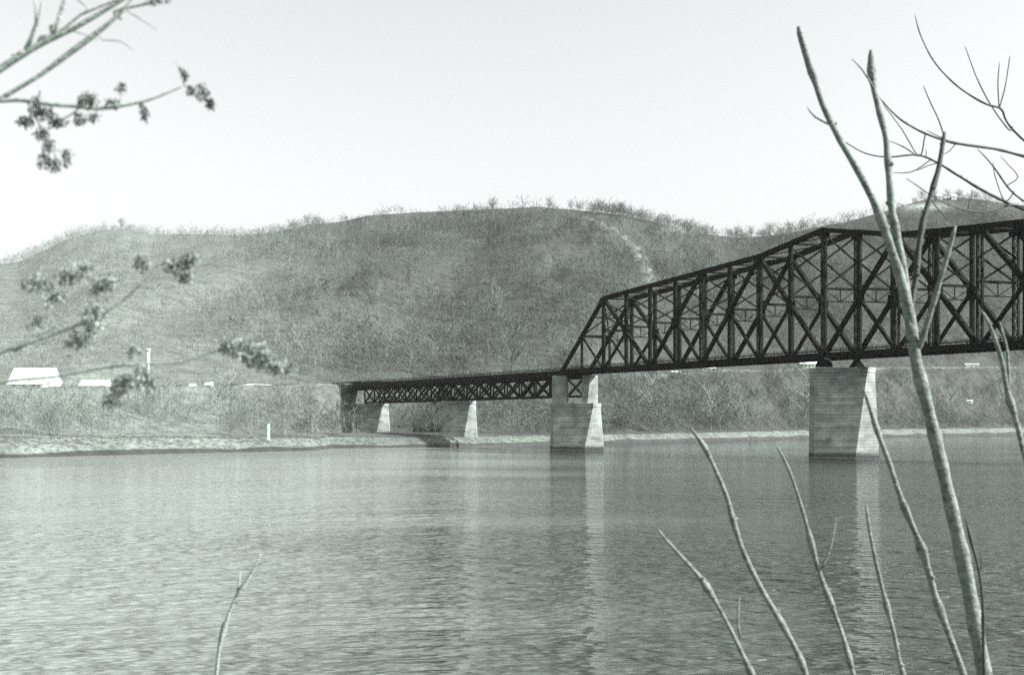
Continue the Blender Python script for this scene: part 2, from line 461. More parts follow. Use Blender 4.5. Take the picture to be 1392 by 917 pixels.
# near bank under the camera
def near_z(x, y):
    z = np.interp(y, [-400, -30, 0.8, 2.5, 6, 11, 17, 24], [9.5, 6.7, 6.4, 6.05, 4.6, 2.4, 0.0, -2.5])
    return z + 0.12 * math.sin(x * 0.9 + y * 0.5) * (1 if y < 15 else 0.4) + 0.08 * math.sin(x * 2.3 - y * 1.1)
xs = np.concatenate([np.linspace(-600, -30, 20)[:-1], np.linspace(-30, 30, 90), np.linspace(30, 600, 20)[1:]])
ys = np.concatenate([np.linspace(-390, -20, 12)[:-1], np.linspace(-20, 24, 70)])
vs = [(x, y, near_z(x, y)) for x in xs for y in ys]
ny = len(ys)
fs = [(i * ny + j, (i + 1) * ny + j, (i + 1) * ny + j + 1, i * ny + j + 1) for i in range(len(xs) - 1) for j in range(ny - 1)]
tag(obj('near_bank', mesh('near_bank', vs, fs, True), M['near_ground']), kind='structure')

# gravel road along the terrace
def strip(name, px0, px1, d0, d1, lift, mat):
    pxs = np.linspace(px0, px1, 260); vv = []
    for p in pxs:
        u = (p - CX) / F; Yt = float(np.interp(p, E_PX, E_YT))
        for d in (d0, (d0 + d1) / 2, d1):
            Y = Yt + d; vv.append((u * Y, Y, gz(u * Y, Y) + lift))
    ff = [(3 * i + k, 3 * i + 3 + k, 3 * i + 4 + k, 3 * i + 1 + k) for i in range(len(pxs) - 1) for k in (0, 1)]
    return tag(obj(name, mesh(name, vv, ff, True), mat), kind='structure')
strip('road', -300, 1700, 20, 31, 0.35, M['road'])

# ------------------------------------------------------------------ the bridge line
DX, DY = -0.569, 0.822
AX, AY = 79.5, 300.0
OX, OY = 9.2, 2.6           # from the near truss to the far one (the crossing is skewed)
def N(s, z, off=0.0):
    return Vector((AX + DX * s + OX * off, AY + DY * s + OY * off, z))
PAN = 11.09
ZB = 25.45                  # bottom chord centre
TOPS = {8: 48.0, 2: 53.4, 0: 57.6, -2: 53.4, -4: 52.3, -6: 51.4, -8: 50.4}
def ztop(k):
    ks = sorted(TOPS); return float(np.interp(k, ks, [TOPS[q] for q in ks]))
along = Vector((DX, DY, 0)).normalized()
across = Vector((OX, OY, 0)).normalized()

truss = thing('through_truss_bridge', N(55, 24.8, 0.5), 'black steel cantilever through truss with peak over the near stone pier', 'bridge')
def mem(name, p, q, w, h, side=across, laced=False, parent=None):
    m = MB()
    if laced: m.laced(p, q, w, h, side)
    else: m.beam(p, q, w, h, side)
    return m.build(name, M['steel'], parent or truss)

KR = -8
for off in (0, 1):
    T = lambda k: N(k * PAN, ztop(k), off)
    B = lambda k: N(k * PAN, ZB, off)
    # chords
    for k in range(KR, 10):
        mem('bottom_chord', B(k), B(k + 1), 0.7, 1.1)
    for k in range(KR, 8):
        c = MB(); a, b = T(k), T(k + 1)
        c.beam(a, b, 1.0, 1.1, across)
        c.beam(a + Vector((0, 0, 0.59)), b + Vector((0, 0, 0.59)), 1.25, 0.08, across)
        c.build('top_chord', M['steel'], truss)
    mem('end_post', B(10), T(8), 1.0, 1.2)
    # verticals
    for k in range(KR, 9):
        w = 1.5 if k in (0, 2, 4, -2, -4) else 1.05
        mem('vertical', B(k), T(k), w, 0.75, along, True)
    M9 = (B(10) + T(8)) / 2
    mem('vertical', M9, B(9), 0.6, 0.6, along, True)
    mem('sub_diagonal', M9, B(8), 0.6, 0.5)
    # main diagonals and the sub-diagonals from their middles
    for kt, kb, ks in ((8, 6, 8), (4, 6, 4), (2, 4, 2), (2, 0, 2), (-2, 0, -2), (-2, -4, -2), (-4, -6, -4), (-8, -6, -8)):
        mem('diagonal', T(kt), B(kb), 0.9, 1.1, across)
        mid = (T(kt) + B(kb)) / 2
        mem('sub_diagonal', mid, B(ks), 0.6, 0.85)
        g = MB()
        n_ = along
        for sg in (-1, 1):
            c0 = mid + across * (0.45 * sg)
            g.beam(c0 - Vector((0, 0, 1.0)), c0 + Vector((0, 0, 1.0)), 2.2, 0.06, n_)
        g.build('gusset_plate', M['steel'], truss)
    for k in (8, 4, 2, 0, -2, -4):
        g = MB()
        for sg in (-1, 1):
            c0 = T(k) + across * (0.5 * sg)
            g.beam(c0 - Vector((0, 0, 1.7)), c0 + Vector((0, 0, 0.2)), 2.6, 0.06, along)
        g.build('gusset_plate', M['steel'], truss)
# sway frames, portal, laterals
for k in range(KR, 9):
    t0, t1 = N(k * PAN, ztop(k), 0), N(k * PAN, ztop(k), 1)
    zm = (ztop(k) + ZB) / 2 + 1.2
    m0, m1 = N(k * PAN, zm, 0), N(k * PAN, zm, 1)
    l0, l1 = N(k * PAN, zm - 3.2, 0), N(k * PAN, zm - 3.2, 1)
    mem('top_strut', t0, t1, 0.4, 0.5, along)
    mem('sway_strut', m0, m1, 0.35, 0.6, along)
    mem('sway_strut', l0, l1, 0.22, 0.25, along)
    sw = MB()
    h0, h1 = t0 - Vector((0, 0, 1.0)), t1 - Vector((0, 0, 1.0))
    hm0, hm1 = (h0 + m0) / 2, (h1 + m1) / 2
    for a, b in ((h0, hm1), (h1, hm0), (hm0, m1), (hm1, m0)):
        sw.beam(a, b, 0.36, 0.36, along)
    sw.beam((m0 + m1) / 2, (l0 + l1) / 2, 0.2, 0.2, along)
    for a, b in ((m0, (l0 + l1) / 2), (m1, (l0 + l1) / 2)):
        sw.beam(a, b, 0.16, 0.16, along)
    sw.build('sway_bracing', M['steel'], truss)
for k in range(KR, 8):
    lt = MB()
    a0, a1, b0, b1 = N(k*PAN, ztop(k), 0), N(k*PAN, ztop(k), 1), N((k+1)*PAN, ztop(k+1), 0), N((k+1)*PAN, ztop(k+1), 1)
    lt.beam(a0, b1, 0.25, 0.25); lt.beam(a1, b0, 0.25, 0.25)
    lt.build('lateral_bracing', M['steel'], truss)
pm0, pm1 = N(9 * PAN, (ztop(8) + ZB) / 2, 0), N(9 * PAN, (ztop(8) + ZB) / 2, 1)
pt0, pt1 = N(8 * PAN, ztop(8), 0), N(8 * PAN, ztop(8), 1)
mem('portal_strut', pm0, pm1, 0.6, 0.9, along)
pb = MB()
for a, b in ((pm0, pt1), (pm1, pt0), ((pm0 + pt0) / 2, (pm1 + pt1) / 2)):
    pb.beam(a, b, 0.3, 0.3, along)
pb.build('portal_bracing', M['steel'], truss)
# floor
fl = MB(); s0, s1 = KR * PAN, 10 * PAN
fl.beam(N(s0, 26.35, 0.5), N(s1, 26.35, 0.5), 7.0, 0.3, across); fl.build('deck_floor', M['timber'], truss)
for o_ in (0.06, 0.94):
    st = MB(); st.beam(N(s0, 25.55, o_), N(s1, 25.55, o_), 0.3, 1.5, across); st.build('stringer', M['steel'], truss)
    rl = MB()
    rl.beam(N(s0, 26.9, o_), N(s1, 26.9, o_), 0.15, 0.35, across); rl.beam(N(s0, 27.4, o_), N(s1, 27.4, o_), 0.1, 0.12, across)
    for i in range(int((s1 - s0) / 2.77)):
        q = N(s0 + 1 + i * 2.77, 26.5, o_); rl.beam(q, q + Vector((0, 0, 1.0)), 0.14, 0.14, along)
    rl.build('railing', M['timber'], truss)
for k in range(KR, 11):
    mem('floor_beam', N(k * PAN, 25.5, 0.02), N(k * PAN, 25.5, 0.98), 0.4, 1.3, along)
# bearings on the two river piers
for s_, off in ((0, 0), (0, 1)):
    c = N(s_, 0, off); b = MB()
    if off == 0:
        n = 14; r = 2.0
        vs_ = []
        for yy in (-0.9, 0.9):
            for i in range(n + 1):
                t = math.pi * i / n; vs_.append((c.x + r * math.cos(t), c.y + yy, 22.75 + r * 1.05 * math.sin(t)))
        fs_ = [(i, i + 1, n + 2 + i, n + 1 + i) for i in range(n)] + [tuple(range(n, -1, -1)), tuple(range(n + 1, 2 * n + 2)), (0, n + 1, 2 * n + 1, n)]
        b.add(vs_, fs_)
        b.box(c.x - 0.5, c.x + 0.5, c.y - 0.6, c.y + 0.6, 24.6, 25.1)
        o = b.build('bearing', M['steel'], truss)
        rim = MB()
        for i in range(0, 7):
            t0, t1 = math.pi * i / n, math.pi * (i + 1) / n
            rim.beam((c.x + 2.1 * math.cos(t0), c.y - 0.7, 22.75 + 2.2 * math.sin(t0)), (c.x + 2.1 * math.cos(t1), c.y - 0.7, 22.75 + 2.2 * math.sin(t1)), 0.45, 0.22, (0, 1, 0))
        rim.build('bearing_guard', M['white'], o)
    else:
        w0, w1 = 1.9, 0.5
        b.add([(c.x-w0,c.y-1,22.7),(c.x+w0,c.y-1,22.7),(c.x+w0,c.y+1,22.7),(c.x-w0,c.y+1,22.7),(c.x-w1,c.y-.6,24.9),(c.x+w1,c.y-.6,24.9),(c.x+w1,c.y+.6,24.9),(c.x-w1,c.y+.6,24.9)],
              [(0,3,2,1),(4,5,6,7),(0,1,5,4),(1,2,6,5),(2,3,7,6),(3,0,4,7)])
        b.build('bearing', M['steel'], truss)
for off in (0, 1):
    c = N(10 * PAN, 0, off); b = MB()
    b.box(c.x - 1.0, c.x + 1.0, c.y - 0.8, c.y + 0.8, 24.5, 25.0); b.box(c.x - 0.5, c.x + 0.5, c.y - 0.5, c.y + 0.5, 24.9, 25.3)
    b.build('bearing', M['steel'], truss)

# deck truss spans
def deck_span(sa, sb, label):
    n = 8; ds = (sb - sa) / n
    t = thing('deck_truss_span', N((sa + sb) / 2, 17, 0.5), label, 'bridge span', 'low deck truss spans towards the far bank')
    zt_, zb_ = 23.7, 17.6
    for off in (0.2, 0.86):
        for i in range(n):
            a, b = sa + i * ds, sa + (i + 1) * ds
            mem('top_chord', N(a, zt_, off), N(b, zt_, off), 0.55, 0.7, parent=t)
            mem('bottom_chord', N(a, zb_, off), N(b, zb_, off), 0.55, 0.7, parent=t)
            mem('diagonal', N(a, zt_, off), N(b, zb_, off), 0.5, 0.65, parent=t)
            mem('diagonal', N(a, zb_, off), N(b, zt_, off), 0.45, 0.6, parent=t)
        for i in range(n + 1):
            mem('vertical', N(sa + i * ds, zb_, off), N(sa + i * ds, zt_, off), 0.5, 0.45, along, parent=t)
    for i in range(n + 1):
        s = sa + i * ds
        mem('floor_beam', N(s, 24.6, 0.02), N(s, 24.6, 0.98), 0.35, 1.0, along, parent=t)
        mem('bottom_strut', N(s, zb_, 0.2), N(s, zb_, 0.86), 0.3, 0.3, along, parent=t)
    sw = MB()
    sw.beam(N(sa, 25.9, 0.5), N(sb, 25.9, 0.5), 7.6, 0.35, across); sw.build('deck_floor', M['timber'], t)
    for o_ in (0.05, 0.95):
        g = MB(); g.beam(N(sa, 25.0, o_), N(sb, 25.0, o_), 0.3, 2.0, across); g.build('stringer', M['steel'], t)
        rl = MB(); rl.beam(N(sa, 26.6, o_), N(sb, 26.6, o_), 0.12, 0.3, across); rl.beam(N(sa, 27.1, o_), N(sb, 27.1, o_), 0.1, 0.12, across)
        for i in range(int(abs(sb - sa) / 2.6)):
            q = N(sa + 1 + i * 2.6, 26.05, o_); rl.beam(q, q + Vector((0, 0, 1.05)), 0.13, 0.13, along)
        rl.build('railing', M['timber'], t)
    return t
SB, SCC, SD = 110.9, 184.0, 255.0
deck_span(SB + 0.4, SCC - 0.2, 'dark lattice deck span next to the tall through truss')
deck_span(SCC + 0.2, SD, 'dark lattice deck span nearest the far bank, fading in haze')
# approach
ap = thing('approach_span', N(264, 24, 0.5), 'short dark girder approach joining bridge deck to the terrace', 'bridge span')
g = MB(); g.beam(N(SD + 0.3, 25.9, 0.5), N(284, 25.9, 0.5), 7.6, 0.35, across); g.build('deck_floor', M['timber'], ap)
for o_ in (0.05, 0.95):
    g = MB(); g.beam(N(SD + 0.3, 24.6, o_), N(284, 24.6, o_), 0.4, 2.6, across); g.build('girder', M['steel'], ap)
    g = MB(); g.beam(N(SD + 0.3, 26.6, o_), N(284, 26.6, o_), 0.12, 0.9, across); g.build('railing', M['timber'], ap)

# ------------------------------------------------------------------ stone piers
PANG = math.radians(-13)
def pier(s, label, top, base, columns=None, scale=1.0):
    """coursed stone pier with a pointed, raked cutwater at its right end"""
    c = N(s, 0, 0.5)
    root = thing('stone_pier', (c.x, c.y, base), label, 'bridge pier', 'stone piers carrying the bridge')
    ca, sa = math.cos(PANG), math.sin(PANG)
    def put(x, y, z): return (c.x + x * ca - y * sa, c.y + x * sa + y * ca, z)
    def ring(t, ex=0.0):
        # t: 0 base .. 1 top
        L = -7.6 * scale - 0.25 * (1 - t) - ex
        Sh = (3.1 + 3.3 * t) * scale + ex * 0.5
        Tp = (9.6 - 1.2 * t) * scale + ex
        w = (3.6 - 1.0 * t) * scale + ex
        return [(L, -w * 0.75), (L + 1.2, -w), (Sh, -w), (Tp, -0.35), (Tp, 0.35), (Sh, w), (L + 1.2, w), (L, w * 0.75)]
    def courses(z0, z1, t0, t1, ringf, hc=0.82):
        m = MB()
        lv = [z0] + [q * hc for q in range(int(z0 / hc) - 1, int(z1 / hc) + 2) if z0 + 0.2 < q * hc < z1 - 0.2] + [z1]; n = len(lv) - 1
        vs, fs = [], []; k = len(ringf(0, 0))
        def addring(t, z, ex):
            vs.extend([put(x, y, z) for x, y in ringf(t, ex)])
        for i in range(n):
            za, zb = lv[i], lv[i + 1]
            ta, tb = [t0 + (t1 - t0) * (q - z0) / (z1 - z0) for q in (za, zb)]
            e = random.uniform(0, 0.05)
            addring(ta, za, -0.04); addring(ta, za + 0.05, e); addring(tb, zb - 0.05, e); addring(tb, zb, -0.04)
        R = 4 * n
        for r in range(R - 1):
            for i in range(k):
                fs.append((r * k + i, r * k + (i + 1) % k, (r + 1) * k + (i + 1) % k, (r + 1) * k + i))
        fs.append(tuple(range(k - 1, -1, -1))); fs.append(tuple((R - 1) * k + i for i in range(k)))
        m.add(vs, fs); return m
    courses(base - 3, top - 1.3, 0, 1, ring).build('masonry_shaft', M['stone'], root)
    cp = courses(top - 1.3, top, 1, 1, lambda t, ex: ring(t, ex + 0.18), 0.65)
    cp.build('coping', M['stone'], root)
    if columns:
        z0, z1 = top, columns
        for (xa, xb, pointed, nm) in ((-7.3, -2.6, False, 'left'), (2.7, 7.6, True, 'right')):
            def rc(t, ex, xa=xa, xb=xb, pointed=pointed):
                w = 2.3 - 0.25 * t + ex
                if pointed:
                    return [(xa - ex, -w), (xb - 3.0 + 0.9 * t, -w), (xb + ex, -0.3), (xb + ex, 0.3), (xb - 3.0 + 0.9 * t, w), (xa - ex, w)]
                return [(xa - ex, -w), (xa + 0.5, -w), (xb + ex, -w), (xb + ex, w), (xa + 0.5, w), (xa - ex, w)]
            courses(z0, z1, 0, 1, rc).build('column', M['stone'], root)
    return root
pier(0, 'tall near stone pier in the water under the truss peak', 22.6, 0.0)
pier(SB, 'stone pier in the water with two columns under the through truss end', 15.2, 0.0, 24.4, 1.02)
pc = N(SCC, 0, 0.5); pd = N(SD, 0, 0.5)
pier(SCC, 'stone pier on the far shore between the two deck truss spans', 17.2, gz(pc.x, pc.y) - 0.5, None, 0.8)
pier(SD, 'farthest stone pier on the bank at the bridge end', 17.2, gz(pd.x, pd.y) - 0.5, None, 0.9)

# ------------------------------------------------------------------ trees
def tree_template(rs, nb, nt, pale=False, detail=1, spread=0.34, sway=0.06, tr=0.014, hmin=0.22, tw=0.0045, tl=1.0):
    """bare tree of height 1: returns (verts, tris, n_trunk_tris); branches are three-sided spikes, twigs thin slivers"""
    v, f = [], []
    def spike(p, q, r, n=3):
        p, q = np.array(p), np.array(q); a = q - p; a = a / (np.linalg.norm(a) + 1e-9)
        e = np.cross(a, [0.3, 0.7, 0.64]); e /= np.linalg.norm(e) + 1e-9; g = np.cross(a, e)
        i0 = len(v)
        for k in range(n):
            t = 2 * np.pi * k / n; v.append(p + r * (math.cos(t) * e + math.sin(t) * g))
        v.append(q)
        for k in range(n): f.append((i0 + k, i0 + (k + 1) % n, i0 + n))
    def sliver(p, q, r):
        p, q = np.array(p), np.array(q); a = q - p
        e = np.cross(a, rs.normal(size=3)); e = e / (np.linalg.norm(e) + 1e-9) * r
        i0 = len(v); v.extend([p - e, p + e, q]); f.append((i0, i0 + 1, i0 + 2))
    lean = rs.normal(size=2) * sway
    top = np.array([lean[0], lean[1], 0.82])
    spike([0, 0, -0.04], top, tr, 5)
    nt0 = len(f)
    for i in range(nb):
        h = rs.uniform(hmin, 0.8); p = np.array([lean[0], lean[1], 0.82]) * (h / 0.82)
        az = rs.uniform(0, 2 * np.pi); L = rs.uniform(0.6, 1.1) * spread * (1.25 - 0.75 * abs(h - 0.5))
        q = p + np.array([math.cos(az) * L, math.sin(az) * L, rs.uniform(0.5, 1.15) * L])
        spike(p, q, tr * 0.5 * (1.2 - 0.6 * h))
        for j in range(nt):
            t = rs.uniform(0.3, 1.0); b = p + (q - p) * t
            dd = (q - p) / L * 0.5 + rs.normal(size=3) * 0.55 + np.array([0, 0, 0.5])
            b2 = b + dd / np.linalg.norm(dd) * rs.uniform(0.06, 0.16) * tl
            sliver(b, b2, tw)
            for _ in range(detail - 1):
                s0 = b + (b2 - b) * rs.uniform(0.3, 1); dd2 = dd / np.linalg.norm(dd) + rs.normal(size=3) * 0.6
                sliver(s0, s0 + dd2 * rs.uniform(0.03, 0.08), 0.003)
    for i in range(nt * 3):
        b = top + np.array([0, 0, -rs.uniform(0, 0.2)]); dd = rs.normal(size=3) * 0.5 + np.array([0, 0, 1])
        sliver(b, b + dd * rs.uniform(0.06, 0.15), 0.004)
    return np.array(v), np.array(f), nt0

def scatter(name, X, Y, hts, templates, mat, wid=(0.8, 1.25)):
    Z = ground_z(X, Y)
    Vs, Fs = [], []; base = 0
    pick = RNG.integers(0, len(templates), len(X)); rot = RNG.uniform(0, 2 * np.pi, len(X)); ws = RNG.uniform(*wid, len(X))
    for t, (tv, tf, _) in enumerate(templates):
        I = np.where(pick == t)[0]
        if not len(I): continue
        c, s = np.cos(rot[I])[:, None], np.sin(rot[I])[:, None]
        h = hts[I][:, None]; w = h * ws[I][:, None]
        x = (tv[None, :, 0] * c - tv[None, :, 1] * s) * w + X[I][:, None]
        y = (tv[None, :, 0] * s + tv[None, :, 1] * c) * w + Y[I][:, None]
        z = tv[None, :, 2] * h + Z[I][:, None]
        Vs.append(np.stack([x, y, z], -1).reshape(-1, 3))
        nv = len(tv)
        ff = tf[None] + (np.arange(len(I)) * nv)[:, None, None] + base
        Fs.append(ff.reshape(-1, 3)); base += nv * len(I)
    V = np.concatenate(Vs); Fc = np.concatenate(Fs)
    me = bpy.data.meshes.new(name)
    me.vertices.add(len(V)); me.vertices.foreach_set('co', V.astype(np.float32).reshape(-1))
    me.loops.add(len(Fc) * 3); me.loops.foreach_set('vertex_index', Fc.astype(np.int32).reshape(-1))
    me.polygons.add(len(Fc)); me.polygons.foreach_set('loop_start', (np.arange(len(Fc)) * 3).astype(np.int32))
    me.update(calc_edges=True)
    return obj(name, me, mat)

tw = [tree_template(np.random.default_rng(100 + i), 10, 4, spread=0.42, tr=0.011, hmin=0.12, tw=0.0125, tl=1.7) for i in range(8)]
tws = [tree_template(np.random.default_rng(120 + i), 10, 4, spread=0.42, tr=0.009, hmin=0.12, tw=0.008, tl=1.5) for i in range(6)]
n = 28000
px = np.where(RNG.uniform(0, 1, n) < 0.22, RNG.uniform(930, 1500, n), RNG.uniform(-250, 1600, n)); t = RNG.uniform(0, 1, n) ** 0.85
u = (px - CX) / F
Ys, Yt, zt_, Yr, zr_ = tables(px)
Yy = Yt + 58 + (Yr - Yt - 62) * t
Xx = u * Yy
dens = 0.5 + 0.9 * sines(Xx, Yy * 0.3, 110, 77, 4)
keep = (RNG.uniform(0, 1, n) < np.where(px < 350, 0.5 + 0.35 * dens, 0.45 + 0.6 * dens)) & (clearing(Xx, Yy) < 0.25)
keep &= ~((px > 1020) & (t > 0.9) & (RNG.uniform(0, 1, n) < 0.5))
keep &= ~((px > 440) & (px < 800) & (t > 0.93))
# a ragged fringe along the falling ridge and up the right hill
fpx = np.concatenate([RNG.uniform(785, 965, 230), RNG.uniform(990, 1115, 90), RNG.uniform(30, 430, 130), RNG.uniform(1235, 1345, 90)])
fY = np.interp(fpx, R_PX, R_YR) - RNG.uniform(0, 14, len(fpx))
hp = 4.5 + RNG.gamma(2.0, 2.2, n).clip(0, 11)
Xx, Yy, hp, px = Xx[keep], Yy[keep], hp[keep], px[keep]
Xx = np.concatenate([Xx, (fpx - CX) / F * fY]); Yy = np.concatenate([Yy, fY]); hp = np.concatenate([hp, RNG.uniform(3, 8.5, len(fpx)) * np.where((fpx > 785) & (fpx < 965), 1.35, 1)]); px = np.concatenate([px, fpx])
lm = px + RNG.normal(0, 70, len(px)) < 400
tag(scatter('hillside_woods', Xx[~lm], Yy[~lm], hp[~lm], tw, M['twig_grey']),
    'bare grey woods covering the hillside behind the bridge', 'woods', kind='stuff')
tag(scatter('hillside_scrub', Xx[lm], Yy[lm], hp[lm], tws, M['scrub']),
    'thin scrub on the left hill, veil painted into its pale colour', 'scrub', kind='stuff')

n = 5000
px = RNG.uniform(-200, 1600, n); t = RNG.uniform(0, 1, n)
u = (px - CX) / F
Ys, Yt, zt_, Yr, zr_ = tables(px)
a = Ys + 22
Yy = a + (Yt - a - 3) * t; Xx = u * Yy
zz = ground_z(Xx, Yy)
ht = RNG.uniform(4.5, 13, n)
ok = (zz + ht * 0.95 < np.interp(px, E_PX, [np.float64(q) for q in (H + (HZ - np.array(E_Y)) / F * np.array(E_YT))]) + 2.5 + RNG.exponential(3.0, n) * np.where(px < 440, 0.1, 1))
dens = 0.5 + 0.6 * sines(Xx, Yy, 60, 55, 3)
ok &= RNG.uniform(0, 1, n) < np.where(px < 300, 0.25 + 0.4 * dens, 0.5 + 0.5 * dens)
# keep the bridge corridor on the bank clear
sline = (Xx - AX) * DX + (Yy - AY) * DY; dline = (Xx - AX) * (-DY) + (Yy - AY) * DX
ok &= ~((sline > 150) & (sline < 261) & (dline > -15) & (dline < 38))
Xx, Yy, ht = Xx[ok], Yy[ok], ht[ok]
tb = [tree_template(np.random.default_rng(200 + i), 13, 7, spread=0.46, tr=0.01, hmin=0.1, tw=0.0085, tl=1.4) for i in range(6)]
tbs = [tree_template(np.random.default_rng(220 + i), 13, 6, spread=0.46, tr=0.008, hmin=0.1, tw=0.0055, tl=1.3) for i in range(6)]
lm = CX + F * Xx / Yy + RNG.normal(0, 40, len(Xx)) < 440
tag(scatter('riverbank_brush', Xx[~lm], Yy[~lm], ht[~lm], tb, M['brush']), 'tangled bare brush on the slope above the far shore', 'brush', kind='stuff')
tag(scatter('riverbank_scrub', Xx[lm], Yy[lm], ht[lm] * 0.85, tbs, M['scrub']), 'bare brush on the left slope above the grassy point, veil painted into its pale colour', 'brush', kind='stuff')

# dry grass along the water's edge
def grass_template(rs):
    v, f = [], []
    for i in range(26):
        b = np.array([rs.uniform(-0.8, 0.8), rs.uniform(-0.8, 0.8), 0]); e = rs.normal(size=3) * 0.05; e[2] = 0
        tip = b + np.array([rs.normal() * 0.25, rs.normal() * 0.25, rs.uniform(0.5, 1.0)])
        i0 = len(v); v.extend([b - e, b + e, tip]); f.append((i0, i0 + 1, i0 + 2))
    return np.array(v), np.array(f), 0
gt = [grass_template(np.random.default_rng(300 + i)) for i in range(5)]
n = 6000
px = RNG.uniform(-200, 1600, n); u = (px - CX) / F
Ys = np.interp(px, T_PX, T_YS); Yy = Ys + RNG.uniform(1.5, 26, n); Xx = u * Yy
tag(scatter('bank_grass', Xx, Yy, RNG.uniform(0.2, 0.55, n), gt, M['dry_grass']), 'pale dry grass along the far waterline', 'grass', kind='stuff')

def lone_tree(x, y_base, Y, h_px, label, group, seed, mat='twig_pale', nb=22, nt=8, spread=0.36, z=None, name='bare_tree', hmin=0.22):
    u_ = (x - CX) / F; X = u_ * Y
    zg = gz(X, Y) if z is None else z
    h = h_px / F * Y
    tv, tf, n0 = tree_template(np.random.default_rng(seed), nb, nt, detail=2, spread=spread, tr=0.017, hmin=hmin)
    r = thing(name, (X, Y, zg), label, 'tree', group)
    V = tv * h + np.array([X, Y, zg])
    def sub(nm, ff):
        ids = np.unique(ff); mp = {int(a_): b_ for b_, a_ in enumerate(ids)}
        me = mesh(nm, V[ids].tolist(), [tuple(mp[int(i)] for i in q) for q in ff])
        return obj(nm, me, M[mat], r)
    sub('trunk', tf[:n0]); sub('crown', tf[n0:])
    return r

# trees one can tell apart on the slope and by the water
bank_trees = [  # x, depth from shore, height px, label
    (563, 150, 62, 'bare pale tree on the slope above the deck truss spans'),
    (697, 165, 82, 'tall bare tree with pale trunk left of the through truss end post'),
    (885, 60, 74, 'spreading bare tree by the shore just right of the two-column pier'),
    (966, 45, 66, 'bare pale tree leaning by the shore, midway between the two river piers'),
    (998, 38, 62, 'slender straight bare tree by the shore midway between the two river piers'),
    (1010, 52, 52, 'bushy bare tree right of the slender straight one on the far shore'),
    (1092, 40, 84, 'tall pale bare tree at the left edge of the near pier'),
    (295, 60, 60, 'pale bare tree behind the grassy point, left of the white marker post'),
    (315, 75, 66, 'wide pale bare tree behind the grassy point, nearer the white marker post'),
    (225, 70, 56, 'pale bare tree on the left far bank below the white roofs'),
    (1294, 50, 50, 'thin bare tree on the far shore right of the sapling trunk'),
    (1362, 60, 56, 'thin bare tree on the far shore at the right edge'),
]
for i, (x, d, hpx, lb) in enumerate(bank_trees):
    Y = float(np.interp(x, T_PX, T_YS)) + d
    lone_tree(x, 0, Y, hpx, lb, 'bare trees on the far bank', 400 + i, 'brush' if i < 2 else 'twig_pale', spread=0.36 if i != 4 else 0.2)

ridge = [  # x, height px, label
    (165, 14, 'small bare tree on the rounded crest of the left hill'),
    (418, 12, 'low bare tree on the ridge where the middle hill starts'),
    (433, 10, 'tiny bare tree on the ridge just right of the low one'),
    (545, 9, 'tiny lone bare tree on the middle hill crest left side'),
    (670, 16, 'thin bare tree on the crest of the middle hill, left of centre'),
    (746, 14, 'upright bare tree on top of the middle hill'),
    (776, 13, 'wide bare tree on top of the middle hill, right of the upright one'),
    (818, 18, 'large rounded bare tree where the hilltop starts falling to the right'),
    (842, 17, 'rounded bare tree right of the large one on the falling ridge'),
    (937, 15, 'pinkish bare tree low on the falling ridge before the saddle'),
    (1003, 15, 'bare tree at the bottom of the saddle'),
    (1021, 14, 'smaller bare tree at the saddle, right of the first'),
    (1046, 18, 'bare tree starting the row up the right hill'),
    (1072, 15, 'round bare tree second in the row up the right hill'),
    (1092, 15, 'round bare tree last in the row up the right hill, above the truss'),
    (1252, 15, 'dark bushy tree at the left end of the right hilltop clump'),
    (1270, 13, 'dark bushy tree second in the right hilltop clump'),
    (1288, 13, 'dark bushy tree in the middle of the right hilltop clump'),
    (1305, 12, 'dark bushy tree fourth in the right hilltop clump'),
    (1325, 14, 'dark bushy tree at the right end of the right hilltop clump'),
]
for i, (x, hpx, lb) in enumerate(ridge):
    Yr = float(np.interp(x, R_PX, R_YR)) - 3
    lone_tree(x, 0, Yr, hpx, lb, 'trees on the ridge line', 500 + i, 'twig_grey', nb=44, nt=14, spread=0.42, hmin=0.12)

